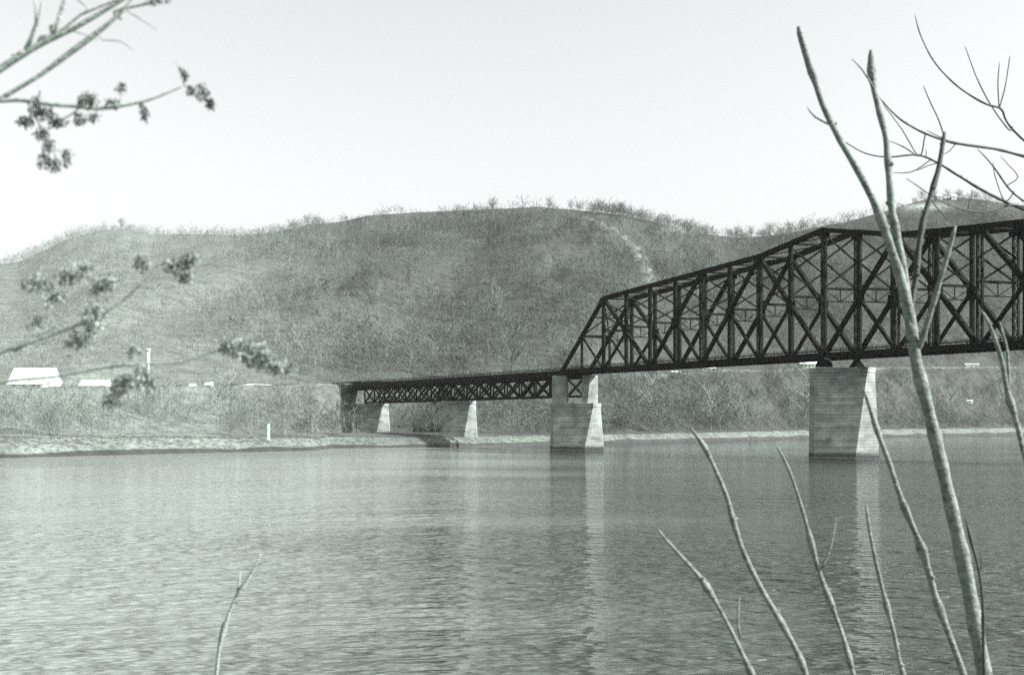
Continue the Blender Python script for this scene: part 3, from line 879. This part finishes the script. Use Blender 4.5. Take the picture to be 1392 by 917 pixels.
# ------------------------------------------------------------------ houses and small things on the terrace
def house(name, x, Y, wpx, hpx, roof_frac, label, cat='house', roof='roof_white', windows=3, depth=6.0, door=True, rot=0.0, group='white buildings on the far bank'):
    u_ = (x - CX) / F; X = u_ * Y; z = gz(X, Y)
    w = wpx / F * Y; h = hpx / F * Y
    hw = h * (1 - roof_frac)
    r = thing(name, (X, Y, z), label, cat, group)
    def R(p):
        c, s = math.cos(rot), math.sin(rot); return (X + p[0] * c - p[1] * s, Y + p[0] * s + p[1] * c, z + p[2])
    def part(nm, m, mat):
        m.v = [R(p) for p in m.v]; return m.build(nm, M[mat], r)
    m = MB(); m.box(-w/2, w/2, 0, depth, -0.8, hw)
    m.add([(-w/2, 0, hw), (-w/2, depth, hw), (-w/2, depth/2, h - 0.12), (w/2, 0, hw), (w/2, depth, hw), (w/2, depth/2, h - 0.12)], [(0, 2, 1), (3, 4, 5)])
    part('wall', m, 'white')
    m = MB(); e = 0.35
    for sg in (0, 1):
        y0 = -e if sg == 0 else depth + e
        zz_ = hw - 0.1
        m.add([(-w/2-e, y0, zz_), (w/2+e, y0, zz_), (w/2+e, depth/2, h), (-w/2-e, depth/2, h), (-w/2-e, y0, zz_-.15), (w/2+e, y0, zz_-.15), (w/2+e, depth/2, h-.15), (-w/2-e, depth/2, h-.15)],
              [(0,1,2,3),(7,6,5,4),(0,4,5,1),(1,5,6,2),(3,2,6,7),(0,3,7,4)])
    part('roof', m, roof)
    for i in range(windows):
        cx = -w/2 + w * (i + 0.7) / (windows + 0.6)
        m = MB(); m.box(cx - 0.45, cx + 0.45, -0.06, 0.05, hw * 0.4, hw * 0.85); part('window', m, 'window')
    if door:
        m = MB(); cx = w/2 - w * 0.12; m.box(cx - 0.45, cx + 0.45, -0.07, 0.05, -0.1, min(2.0, hw * 0.85)); part('door', m, 'door')
    return r
def onter(x, d): return float(np.interp(x, E_PX, E_YT)) + d
house('white_barn', 40, onter(40, 34), 56, 32, 0.62, 'large white gabled barn at the left edge of the far terrace', 'barn', depth=11, windows=2)
house('white_shed', 34, onter(34, 10), 48, 8, 0.3, 'long low white shed below the large white barn', 'shed', depth=5, windows=3)
house('white_house', 126, onter(126, 30), 36, 14, 0.55, 'low white-roofed house right of the large white barn', 'house', depth=7)
house('white_shed', 197, onter(197, 14), 13, 5, 0.4, 'tiny white shed below the pale chimney stack', 'shed', windows=1, depth=4)
house('white_shed', 226, onter(226, 16), 26, 3.4, 0.3, 'long flat white shed beside the first parked car', 'shed', windows=0, depth=4, door=False)
house('white_shed', 261, onter(261, 52), 6, 7, 0.4, 'narrow white shed at the hill foot, left of a similar one', 'shed', windows=1, depth=3, door=False)
house('white_shed', 283, onter(283, 46), 9, 9, 0.4, 'narrow taller white shed at the hill foot, right of a similar one', 'shed', windows=1, depth=3, door=False)
house('white_shed', 478, onter(478, 38), 17, 5, 0.6, 'small white-roofed shed at the left end of the bridge', 'shed', windows=1, depth=4)
house('white_trailer', 964, onter(964, 8), 19, 5, 0.25, 'white trailer home under the truss, midway between the river piers', 'trailer', depth=4, windows=3)
house('white_shed', 919, onter(919, 4), 12, 4, 0.4, 'small white shed on the terrace left of the white trailer home', 'shed', depth=4, windows=1)
house('white_house', 1101, onter(1101, 10), 26, 10, 0.35, 'long white house with dark windows at top left of the near pier', 'house', depth=8, windows=5)
house('white_trailer', 1322, onter(1322, 10), 18, 4.5, 0.25, 'white trailer home below the deck at far right', 'trailer', depth=4, windows=3)
house('white_shed', 1316, float(np.interp(1316, T_PX, T_YS)) + 70, 13, 4, 0.4, 'white shed low on the wooded slope at right', 'shed', depth=4, windows=1, door=False)
house('white_house', 1297, float(np.interp(1297, R_PX, R_YR)) - 8, 7, 8, 0.4, 'tiny white house among the trees on the right hilltop', 'house', windows=1, depth=5, door=False)
house('white_house', 1277, float(np.interp(1277, R_PX, R_YR)) - 6, 7, 10, 0.4, 'tiny white house left of the other on the right hilltop', 'house', windows=1, depth=5, door=False)

# chimney stack
Yc = onter(201, 44); Xc = (201 - CX) / F * Yc; zc = gz(Xc, Yc)
ck = thing('chimney_stack', (Xc, Yc, zc), 'slender pale chimney stack with white cap at the left hill foot', 'chimney')
m = MB(); m.cyl((Xc, Yc, zc - 1), (Xc, Yc, zc + 17), 1.0, 0.8, 14); m.build('shaft', M['pole'], ck, True)
m = MB(); m.cyl((Xc, Yc, zc + 17), (Xc, Yc, zc + 17.7), 1.15, 1.15, 14); m.build('cap', M['white'], ck, True)
# marker post on the point
Yp = float(np.interp(365, T_PX, T_YS)) + 9; Xp = (365 - CX) / F * Yp; zp = gz(Xp, Yp)
pk = thing('marker_post', (Xp, Yp, zp), 'white river marker post on the grassy point', 'post')
m = MB(); m.box(Xp - 0.35, Xp + 0.35, Yp - 0.35, Yp + 0.35, zp + 0.5, zp + 5.4); m.build('post', M['white'], pk)
m = MB(); m.box(Xp - 0.55, Xp + 0.55, Yp - 0.55, Yp + 0.55, zp - 0.5, zp + 0.5); m.build('footing', M['pole'], pk)
# guard fence
fn = thing('guard_fence', P(420, 512, onter(420, 34)), 'long low white fence along the terrace road left of the bridge', 'fence')
pts = []
for x in np.linspace(330, 520, 40):
    Y = onter(x, 33); X = (x - CX) / F * Y; pts.append(Vector((X, Y, gz(X, Y))))
for i in range(len(pts) - 1):
    m = MB(); m.beam(pts[i] + Vector((0, 0, 1.0)), pts[i+1] + Vector((0, 0, 1.0)), 0.1, 0.35, (0, 1, 0)); m.build('rail', M['white'], fn)
for p in pts:
    m = MB(); m.beam(p - Vector((0, 0, .3)), p + Vector((0, 0, 1.2)), 0.16, 0.16, (1, 0, 0)); m.build('post', M['white'], fn)

def car(x, Y, label):
    X = (x - CX) / F * Y; z = gz(X, Y) + 0.35
    r = thing('parked_car', (X, Y, z), label, 'car', 'cars parked on the terrace')
    m = MB()
    prof = [(-2.3, .45), (-2.35, .85), (-1.5, 1.0), (-0.9, 1.5), (0.7, 1.52), (1.35, 1.02), (2.2, .92), (2.3, .5)]
    vs = [(X + a, Y - .85, z + b) for a, b in prof] + [(X + a, Y + .85, z + b) for a, b in prof]
    k = len(prof)
    m.add(vs, [tuple(range(k)), tuple(range(2 * k - 1, k - 1, -1))] + [(i, k + i, k + (i + 1) % k, (i + 1) % k) for i in range(k)])
    m.build('body', M['car'], r)
    m = MB(); m.add([(X - .8, Y - .87, z + 1.42), (X + .6, Y - .87, z + 1.44), (X + 1.1, Y - .87, z + 1.05), (X - 1.25, Y - .87, z + 1.05)], [(0, 3, 2, 1)]); m.build('window', M['window'], r)
    for wx in (-1.4, 1.4):
        for wy in (-.8, .8):
            m = MB(); m.cyl((X + wx, Y + wy - .1, z + .33), (X + wx, Y + wy + .1, z + .33), .33, .33, 12); m.build('wheel', M['tyre'], r)
car(245, onter(245, 22), 'dark car parked on the terrace by the long flat white shed')
car(317, onter(317, 24), 'dark car parked on the terrace farther right, alone')

# ------------------------------------------------------------------ foreground stems
def smooth_path(pts, step):
    """Catmull-Rom through (pos, radius)"""
    ps = [np.array([*p, r]) for p, r in pts]
    ps = [2 * ps[0] - ps[1]] + ps + [2 * ps[-1] - ps[-2]]
    out = []
    for i in range(1, len(ps) - 2):
        a, b, c, d = ps[i - 1:i + 3]
        n_ = max(2, int(np.linalg.norm((c - b)[:3]) / step))
        for k in range(n_):
            t_ = k / n_
            out.append(0.5 * ((2 * b) + (c - a) * t_ + (2 * a - 5 * b + 4 * c - d) * t_ ** 2 + (3 * b - a - 3 * c + d) * t_ ** 3))
    out.append(ps[-2]); return np.array(out)

def stem_mesh(pts, seed, step=0.02, sides=9, knots=0.0, wob=0.12, buds=0):
    rs = np.random.default_rng(seed)
    pa = smooth_path(pts, step); n_ = len(pa)
    s_ = np.arange(n_)
    for ax in range(3):
        pa[:, ax] += pa[:, 3] * wob * 2 * (np.sin(s_ * 0.31 + rs.uniform(0, 6)) * 0.5 + np.sin(s_ * 0.13 + rs.uniform(0, 6)))
    kk = np.arange(0, n_ + 9, 9)
    for ax in (0, 2):
        pa[:, ax] += np.interp(s_, kk, rs.normal(size=len(kk))) * pa[:, 3] * wob * 3.0
    rad = np.maximum(pa[:, 3], 0.0008) * (1 + 0.05 * np.sin(s_ * 0.8 + rs.uniform(0, 6)))
    rad[-1] *= .55
    if knots:
        k = 3
        while k < n_ - 2:
            kn = knots * rs.uniform(.5, 1.6) * (1 + .8 * (k / n_) ** 3); rad[k] *= 1 + kn; rad[k - 1] *= 1 + kn * .6; rad[k + 1] *= 1 + kn * .4
            k += int(rs.integers(4, 13))
    m = MB(); vs, fs = [], []
    e = None
    for i in range(n_):
        a = pa[min(i + 1, n_ - 1), :3] - pa[max(i - 1, 0), :3]; a = a / (np.linalg.norm(a) + 1e-9)
        if e is None: e = np.cross(a, [0.2, 0.9, 0.3])
        e = e - a * np.dot(e, a); e /= np.linalg.norm(e); g = np.cross(a, e)
        for k in range(sides):
            t_ = 2 * math.pi * k / sides
            rr = rad[i] * (1 + 0.06 * math.sin(2 * t_ + i * 0.2))
            vs.append(pa[i, :3] + rr * (math.cos(t_) * e + math.sin(t_) * g))
    for i in range(n_ - 1):
        for k in range(sides):
            fs.append((i * sides + k, i * sides + (k + 1) % sides, (i + 1) * sides + (k + 1) % sides, (i + 1) * sides + k))
    fs.append(tuple(range(sides - 1, -1, -1))); fs.append(tuple((n_ - 1) * sides + k for k in range(sides)))
    m.add(vs, fs)
    for b_ in range(buds):
        i = int(rs.integers(int(n_ * .25), n_ - 2)); p = pa[i, :3]; dd = rs.normal(size=3); dd[2] = abs(dd[2]) + .5; dd /= np.linalg.norm(dd)
        m.cyl(p, p + dd * rad[i] * 1.6, rad[i] * .8, rad[i] * .45, 7)
    return m

def stem(name, pix, Y, seed, mat='bark', parent=None, knots=0.14, wob=0.12, buds=0, dY=0.0, step=0.02, sides=9):
    """pix: list of (x, y, radius px) from root to tip at depth Y (+dY along the stem)"""
    n_ = len(pix); pts = []
    for i, (x, y, r) in enumerate(pix):
        Yi = Y + dY * i / max(1, n_ - 1); pts.append((tuple(P(x, y, Yi)), r * 0.74 / F * Yi))
    m = stem_mesh(pts, seed, step, sides, knots, wob, buds)
    return m.build(name, M[mat], parent, True)

def snap(t_, lines, reach=45):
    """move a twig's start (x, y, r) onto the nearest of the carrying stems; lines: [(pix, Y0, Y1)]; returns pix, depth"""
    x, y = t_[0][0], t_[0][1]; best = None
    for pix, Ya, Yb in lines:
        n_ = len(pix)
        for i in range(n_ - 1):
            a, b = np.array(pix[i][:2], float), np.array(pix[i + 1][:2], float)
            k = np.clip(np.dot(np.array([x, y]) - a, b - a) / max(np.dot(b - a, b - a), 1e-6), 0, 1)
            q = a + (b - a) * k; d = np.hypot(*(q - [x, y]))
            if best is None or d < best[0]: best = (d, q, Ya + (Yb - Ya) * (i + k) / (n_ - 1))
    d, q, Yd = best
    if d < 3: return [(q[0], q[1], t_[0][2])] + t_[1:], Yd
    return [(q[0], q[1], t_[0][2] * 1.1)] + t_, Yd

def root_xy(x, Y):  # ground pixel under x at depth Y
    X = (x - CX) / F * Y; return HZ - (near_z(X, Y) - 0.15 - H) / Y * F

# the big forked sapling
Y0 = 3.4
sap = thing('forked_sapling', P(1345, root_xy(1345, Y0), Y0), 'large forked bare sapling with pale trunk crossing the truss at right', 'tree')
stem('trunk', [(1400, root_xy(1400, Y0), 19), (1386, 1250, 17), (1366, 1080, 16), (1347, 960, 14.5), (1329, 866, 13.5), (1310, 760, 12.5), (1286, 660, 12), (1264, 560, 11), (1246, 490, 10.5), (1238, 440, 10)], Y0, 1, 'bark', sap, 0.1, 0.05)
stem('branch', [(1240, 455, 9), (1233, 412, 9), (1219, 360, 8), (1200, 305, 7.2), (1174, 247, 6.6), (1145, 192, 6), (1119, 145, 5.6), (1098, 92, 5.4), (1088, 55, 5.8), (1084, 34, 5.6)], Y0, 2, 'bark', sap, 0.16, 0.16, 6)
stem('branch', [(1240, 452, 8), (1232, 400, 8.2), (1224, 340, 7.6), (1214, 275, 6.4), (1205, 225, 6), (1196, 165, 5.4), (1187, 115, 5.8), (1184, 70, 5.6)], Y0, 3, 'bark', sap, 0.18, 0.16, 7, 0.1)
stem('branch', [(1236, 470, 5), (1240, 420, 5), (1251, 348, 5), (1262, 290, 5), (1273, 232, 4.8), (1282, 182, 4.4)], Y0, 4, 'bark_dark', sap, 0.2, 0.2, 7, 0.15)
stem('branch', [(1250, 480, 5), (1256, 462, 5), (1268, 420, 4.6), (1283, 362, 4.4), (1298, 305, 3.8)], Y0, 5, 'bark', sap, 0.16, 0.12, 2, -0.1)
stem('twig', [(1196, 290, 2), (1126, 175, 1.5), (1096, 146, 1)], Y0, 6, 'bark', sap, 0.1, 0.2) if False else None
stem('twig', [(1132, 172, 1.8), (1108, 160, 1.4), (1096, 146, .9)], Y0, 6, 'bark', sap, 0.1, 0.2)
stem('twig', [(1188, 118, 2), (1172, 94, 1.4), (1158, 80, 1)], Y0, 7, 'bark', sap, 0.1, 0.2)

def shoot(pix, Y, seed, label, side=None, mat='bark', dY=0.0):
    x0 = pix[0][0] + (pix[0][0] - pix[1][0]) * 0.5
    ry = root_xy(x0, Y)
    full = [(x0 + 6, ry, pix[0][2] * 1.25)]
    x1, y1 = pix[0][0], pix[0][1]; sl = (pix[0][0] - pix[1][0]) / (pix[0][1] - pix[1][1])
    for q in (300, 180, 80):
        if y1 + q < ry - 60: full.append((x1 + sl * q * 0.8, y1 + q, pix[0][2] * 1.1))
    full += pix
    if side:
        r = thing('sapling_shoot', P(x0 + 6, ry, Y), label, 'sapling', 'bare shoots rising from the near bank')
        stem('stem', full, Y, seed, mat, r, 0.42, 0.34, 13)
        for i, s_ in enumerate(side):
            s_, Yd = snap(s_, [(full, Y, Y)]); stem('twig', s_, Yd, seed + 50 + i, mat, r, 0.1, 0.2)
    else:
        o = stem('sapling_shoot', full, Y, seed, mat, None, 0.42, 0.34, 14)
        tag(o, label, 'sapling', 'bare shoots rising from the near bank')
shoot([(1070, 872, 5.2), (1036, 800, 5), (1012, 745, 4.7), (995, 690, 4.4), (978, 655, 4.2), (955, 612, 3.8), (935, 581, 2.6)], 3.0, 21, 'tall pale shoot curving left, its tip against the far shore')
shoot([(1010, 876, 4.4), (985, 830, 4), (955, 788, 3.6), (925, 757, 3.1), (905, 735, 2.6), (894, 718, 1.6)], 2.8, 22, 'leftmost low shoot bending left over the water', [[(1006, 868, 2.4), (1002, 840, 2), (1005, 812, 1.2)]])
shoot([(1150, 868, 4.4), (1134, 820, 4.2), (1117, 770, 4.2), (1100, 718, 3.7), (1083, 672, 3.3), (1069, 638, 2.9), (1053, 606, 1.8)], 3.1, 23, 'straight shoot with a small side twig, below the near pier', [[(1120, 772, 2), (1130, 742, 1.7), (1137, 704, 1)]])
shoot([(1216, 866, 3.9), (1204, 825, 3.7), (1194, 780, 3.5), (1186, 730, 3.1), (1179, 685, 2)], 3.2, 24, 'short upright shoot left of the tall dark one')
shoot([(1292, 866, 6), (1268, 800, 5.8), (1248, 740, 5.4), (1229, 690, 5.4), (1210, 630, 5), (1194, 590, 4.6), (1183, 555, 4), (1174, 528, 2.6)], 3.3, 25, 'tall shoot overlapping the near pier, left of the forked sapling', mat='bark')
shoot([(1338, 866, 3), (1336, 820, 2.8), (1331, 780, 2.5), (1322, 742, 2.2), (1313, 703, 1.3)], 3.0, 26, 'thin dark shoot right of the forked sapling trunk', [[(1332, 780, 1.6), (1334, 765, 1.2), (1331, 745, .8)]], 'bark_dark')
shoot([(1400, 640, 5), (1388, 580, 4.6), (1372, 530, 4.4), (1363, 492, 4), (1352, 462, 3.6), (1342, 438, 3), (1332, 420, 1.8)], 3.2, 27, 'pale shoot leaning in from the right edge over the deck', [[(1374, 535, 2.6), (1370, 480, 2.6), (1362, 450, 2), (1358, 436, 1.3)]])
shoot([(302, 878, 3.6), (311, 846, 3.2), (321, 818, 2.8), (340, 788, 2.2), (356, 754, 1.2)], 3.0, 28, 'forked twig alone at lower left over the water', [[(319, 822, 2.4), (324, 800, 2), (327, 775, 1.2)]], 'bark_veiled')

# overhanging tree at right (trunk outside the picture)
YR = 6.0
rt = thing('overhanging_tree', P(1530, root_xy(1530, YR), YR), 'bare tree outside the right edge reaching thin dark twigs into the sky', 'tree')
stem('trunk', [(1530, root_xy(1530, YR), 34), (1520, 700, 30), (1506, 480, 26), (1490, 330, 22), (1478, 180, 16), (1470, 20, 10), (1462, -120, 5)], YR, 31, 'bark_dark', rt, 0.06, 0.05, 0, 0, 0.05)
def rbranch(pts, twigs, seed):
    b = stem('branch', pts, YR, seed, 'bark_dark', rt, 0.12, 0.25, 3, -0.5)
    lines = [(pts, YR, YR - 0.5)]
    for i, t_ in enumerate(twigs):
        t_, Yd = snap(t_, lines); lines.append((t_, Yd, Yd))
        stem('twig', t_, Yd, seed + 200 + i, 'bark_dark', b, 0.1, 0.3)
rbranch([(1478, 240, 5), (1420, 216, 3.4), (1372, 205, 2.6), (1330, 199, 2.4), (1285, 192, 2.3), (1252, 181, 2), (1224, 162, 1.7), (1197, 134, 1.3)],
        [[(1284, 190, 1.3), (1275, 160, 1.1), (1256, 116, .8)], [(1250, 213, 1.1), (1225, 175, .9), (1199, 140, .7)], [(1300, 195, .9), (1290, 206, .8), (1282, 210, .6)], [(1283, 190, .9), (1270, 184, .8), (1259, 178, .6)]], 41)
rbranch([(1490, 350, 5), (1430, 305, 3.6), (1372, 276, 2.8), (1330, 255, 2.4), (1300, 237, 2.2), (1272, 221, 2.1), (1246, 212, 1.9), (1207, 214, 1.5), (1176, 208, 1.2), (1146, 191, .9)],
        [[(1266, 219, 1), (1240, 234, .9), (1212, 235, .7)], [(1247, 212, 1), (1228, 200, .9), (1207, 191, .7)], [(1275, 222, .9), (1262, 226, .8), (1246, 233, .6)], [(1260, 214, .8), (1260, 208, .7), (1259, 202, .6)]], 42)
rbranch([(1484, 280, 4), (1420, 215, 2.6), (1372, 170, 2), (1360, 148, 1.9), (1340, 142, 1.8), (1310, 125, 1.6), (1285, 103, 1.4), (1266, 78, 1.2), (1251, 45, 1), (1244, 20, .7)],
        [[(1372, 178, 1.3), (1346, 140, 1.2), (1328, 105, 1), (1311, 62, .7)], [(1357, 146, 1.1), (1356, 115, 1), (1359, 85, .7)], [(1360, 147, 1.2), (1368, 115, 1), (1373, 75, .8)]], 43)
rbranch([(1490, 360, 4), (1430, 300, 2.4), (1378, 262, 1.8), (1352, 230, 1.4), (1340, 215, 1.1), (1328, 202, .8)],
        [[(1365, 275, 1), (1353, 240, .9), (1350, 220, .7)], [(1385, 240, 1), (1370, 222, .8), (1360, 211, .7)]], 44)
rbranch([(1500, 400, 4), (1430, 300, 2.4), (1380, 280, 1.8), (1345, 287, 1.5), (1310, 284, 1.3), (1275, 270, 1.1), (1245, 250, .9), (1232, 242, .7)],
        [[(1265, 268, 1), (1280, 288, .9), (1296, 305, .8)], [(1314, 284, .9), (1318, 270, .8), (1322, 258, .7)]], 45)

# seed-laden tree at left (trunk outside the picture)
YL = 1.7
lt_ = thing('seed_laden_tree', P(-130, root_xy(-130, YL), YL), 'tree outside the left edge with veil-paled branches and hanging seed clusters', 'tree')
stem('trunk', [(-130, root_xy(-130, YL), 46), (-126, 700, 42), (-122, 520, 38), (-112, 320, 34), (-90, 150, 28), (-60, 0, 20), (-30, -140, 12)], YL, 51, 'bark_veiled', lt_, 0.06, 0.04, 0, 0, 0.05)
def cluster(parent, x, y, Y, lx, ly, n_, seed, mat='seeds', ang=None):
    """bunch of hanging winged seeds filling an ellipse lx by ly px round (x, y); each a folded blade"""
    rs = np.random.default_rng(seed); m = MB(); c = P(x, y, Y); k = Y / F
    for i in range(int(n_ * 1.5)):
        r = rs.uniform(0, 1.12) ** .7; a = rs.uniform(0, 2 * math.pi)
        ex, ez = r * math.cos(a) * lx, r * math.sin(a) * ly
        if ang: ex, ez = ex * math.cos(ang) - ez * math.sin(ang), ex * math.sin(ang) + ez * math.cos(ang)
        p = np.array([c.x + ex * k, c.y + rs.normal() * 0.35 * min(lx, ly) * k, c.z + ez * k])
        L = rs.uniform(4, 9) * k; wd = rs.uniform(1.0, 2.4) * k
        d_ = rs.normal(size=3) * .8 + np.array([0, 0, -1]); d_ /= np.linalg.norm(d_)
        sd = np.cross(d_, rs.normal(size=3)); sd /= np.linalg.norm(sd); nn = np.cross(d_, sd)
        m.add([p, p + d_ * L * .45 + sd * wd + nn * wd * .4, p + d_ * L, p + d_ * L * .45 - sd * wd + nn * wd * .4], [(0, 1, 2), (0, 2, 3)])
        if i % 5 == 0:
            m.cyl(p, (c.x + rs.normal() * 2 * k, c.y, c.z + 3 * k), 0.35 * k, 0.3 * k, 3, False)
    o = m.build('seed_cluster', M[mat], parent); o['kind'] = 'stuff'; return o
def lbranch(pts, twigs, clusters, seed, Y=YL, mat='bark_veiled', smat='seeds'):
    b = stem('branch', pts, Y, seed, mat, lt_, 0.15, 0.2, 4, 0.0)
    lines = [(pts, Y, Y)]
    for i, t_ in enumerate(twigs):
        t_, Yd = snap(t_, lines); lines.append((t_, Yd, Yd)); stem('twig', t_, Yd, seed + 300 + i, mat, b, 0.15, 0.3)
    for i, (x, y, lx, ly, n_, ang) in enumerate(clusters):
        t_, Yd = snap([(x, y, 1.0)], lines)
        if len(t_) > 1:
            q0, q1 = t_[0], t_[1]; mid = ((q0[0] + q1[0]) / 2 + (q1[1] - q0[1]) * .18, (q0[1] + q1[1]) / 2 - abs(q1[0] - q0[0]) * .15, 1.1)
            stem('twig', [(q0[0], q0[1], 1.3), mid, q1], Yd, seed + 350 + i, mat, b, 0.15, 0.3)
    for i, (x, y, lx, ly, n_, ang) in enumerate(clusters): cluster(b, x, y, Y, *((lx * 1.2, ly * 1.25, int(n_ * 1.3)) if smat == 'seeds_pale' else (lx, ly, n_)), seed * 10 + i, smat, ang)
lbranch([(-100, 170, 12), (-40, 122, 8), (22, 80, 6), (60, 57, 5.6), (100, 40, 4.6), (150, 12, 3.8), (190, -12, 3)],
        [[(70, 52, 3.4), (80, 20, 3), (92, -15, 2.6)], [(58, 56, 3), (74, 30, 2.6), (86, -10, 2.2)], [(40, 70, 2.6), (52, 36, 2.4), (62, -10, 2)], [(30, 76, 2.4), (50, 30, 2), (46, -10, 1.6)], [(82, 44, 2.4), (112, 18, 2), (120, 10, 1.8), (98, -6, 1.4)],
         [(112, 18, 2), (150, 2, 1.8), (185, -10, 1.4)], [(96, 42, 1.2), (125, 50, .9), (133, 56, .6)], [(26, 82, 4.5), (33, 74, 5), (40, 70, 4)], [(52, 60, 4), (58, 54, 6), (66, 52, 4)]],
        [(72, 36, 6, 8, 18, 0)], 61)
lbranch([(-110, 220, 10), (-40, 160, 6), (22, 123, 4), (60, 101, 4), (96, 75, 4.4), (125, 55, 5), (150, 35, 4), (172, 14, 3.2), (185, -8, 2.4)],
        [[(150, 14, 3), (190, 5, 2.4), (220, -2, 1.8)], [(140, 55, .9), (165, 57, .8), (182, 70, .6)], [(172, 14, .8), (195, 28, .7), (214, 40, .5)]],
        [(208, 2, 10, 4, 24, 0), (228, -4, 5, 4, 14, 0)], 62)
lbranch([(-114, 190, 9), (-50, 150, 5), (22, 139, 3.4), (60, 144, 3.2), (95, 146, 3), (130, 149, 3), (165, 144, 2.6), (200, 136, 2.2), (228, 125, 1.8), (250, 116, 1.3)],
        [[(110, 148, 1.6), (96, 158, 1.5), (85, 163, 1.2)], [(160, 145, 1), (166, 130, .9), (164, 118, .7)], [(250, 116, 1), (262, 120, .9), (285, 136, .7)], [(250, 116, .9), (248, 100, .8), (238, 84, .5)], [(192, 140, .9), (196, 150, .8), (199, 162, .7)], [(40, 143, 2), (55, 170, 1.6), (72, 205, 1.2)]],
        [(58, 152, 18, 9, 110, -.2), (78, 165, 12, 6, 60, 0), (50, 135, 7, 6, 26, 0), (120, 135, 14, 10, 90, .2), (108, 160, 8, 8, 40, 0), (128, 158, 8, 5, 30, 0), (152, 140, 9, 8, 45, 0), (164, 118, 5, 7, 26, 0),
         (196, 152, 4, 12, 46, .25), (250, 100, 4, 9, 34, .3), (258, 121, 5, 6, 26, 0), (274, 123, 9, 11, 60, 0), (287, 138, 8, 8, 40, -.6), (35, 164, 12, 7, 54, 0), (55, 180, 10, 9, 50, -.6), (66, 196, 9, 11, 50, 0), (60, 217, 9, 11, 46, 0), (74, 222, 8, 10, 40, 0), (90, 212, 8, 11, 46, 0)], 63)
lbranch([(-118, 540, 8), (-50, 500, 5), (22, 472, 3.4), (70, 455, 3.2), (110, 440, 3), (150, 420, 2.6), (180, 398, 2.2), (205, 372, 1.5)],
        [[(22, 476, 2.6), (55, 455, 2), (85, 440, 1.4)], [(205, 372, 1.2), (215, 360, 1), (245, 352, .8)], [(110, 440, 1.6), (118, 420, 1.4), (122, 395, 1)], [(80, 452, 1.2), (60, 410, 1), (50, 380, .8)]],
        [(192, 356, 10, 9, 60, 0), (240, 358, 14, 10, 100, 0), (252, 372, 10, 10, 60, -.4), (262, 350, 10, 8, 50, 0), (128, 428, 14, 14, 110, .4), (105, 462, 14, 9, 70, 0), (122, 455, 6, 12, 36, 0), (50, 385, 18, 8, 70, 0), (90, 375, 14, 8, 60, -.3), (72, 405, 10, 8, 46, 0), (135, 392, 10, 10, 46, 0), (48, 438, 10, 6, 40, .5), (115, 365, 9, 8, 40, 0), (150, 380, 8, 7, 30, 0)], 64, YL, 'bark_veiled', 'seeds_pale')
lbranch([(-122, 560, 9), (-60, 530, 5), (22, 516, 3), (75, 512, 2.9), (125, 502, 3), (165, 496, 2.8), (210, 494, 2.4), (245, 492, 2.2), (270, 485, 2), (295, 478, 1.8), (330, 478, 1.4)],
        [[(390, 502, .7), (405, 499, .8), (421, 496, .6)], [(175, 496, 1.2), (180, 482, 1.1), (190, 472, .8)], [(150, 500, 1.4), (160, 520, 1.2), (150, 545, .9)], [(330, 478, 1.4), (365, 488, 1.1), (392, 501, .9)]],
        [(308, 470, 10, 8, 50, 0), (330, 474, 14, 12, 110, -.3), (350, 483, 16, 13, 150, -.4), (372, 494, 14, 9, 90, -.5), (392, 500, 8, 4, 26, 0), (180, 476, 8, 8, 34, 0), (195, 510, 12, 12, 80, 0), (170, 518, 10, 9, 60, 0), (150, 542, 10, 9, 50, 0), (160, 525, 8, 10, 40, 0), (205, 522, 8, 6, 34, 0)], 65, YL, 'bark_veiled', 'seeds_pale')

# ------------------------------------------------------------------ haze
hz = MB(); hz.box(-4200, 4500, -450, 3600, -12, 400)
ho = hz.build('haze', None)
m = bpy.data.materials.new('river_haze'); m.use_nodes = True
m.node_tree.nodes.remove(m.node_tree.nodes['Principled BSDF'])
pv = m.node_tree.nodes.new('ShaderNodeVolumePrincipled')
pv.inputs['Color'].default_value = (0.96, 0.98, 0.97, 1)
pv.inputs['Density'].default_value = 0.000026
pv.inputs['Anisotropy'].default_value = 0.0
m.node_tree.links.new(pv.outputs[0], m.node_tree.nodes['Material Output'].inputs['Volume'])
ho.data.materials.append(m)
tag(ho, kind='stuff')
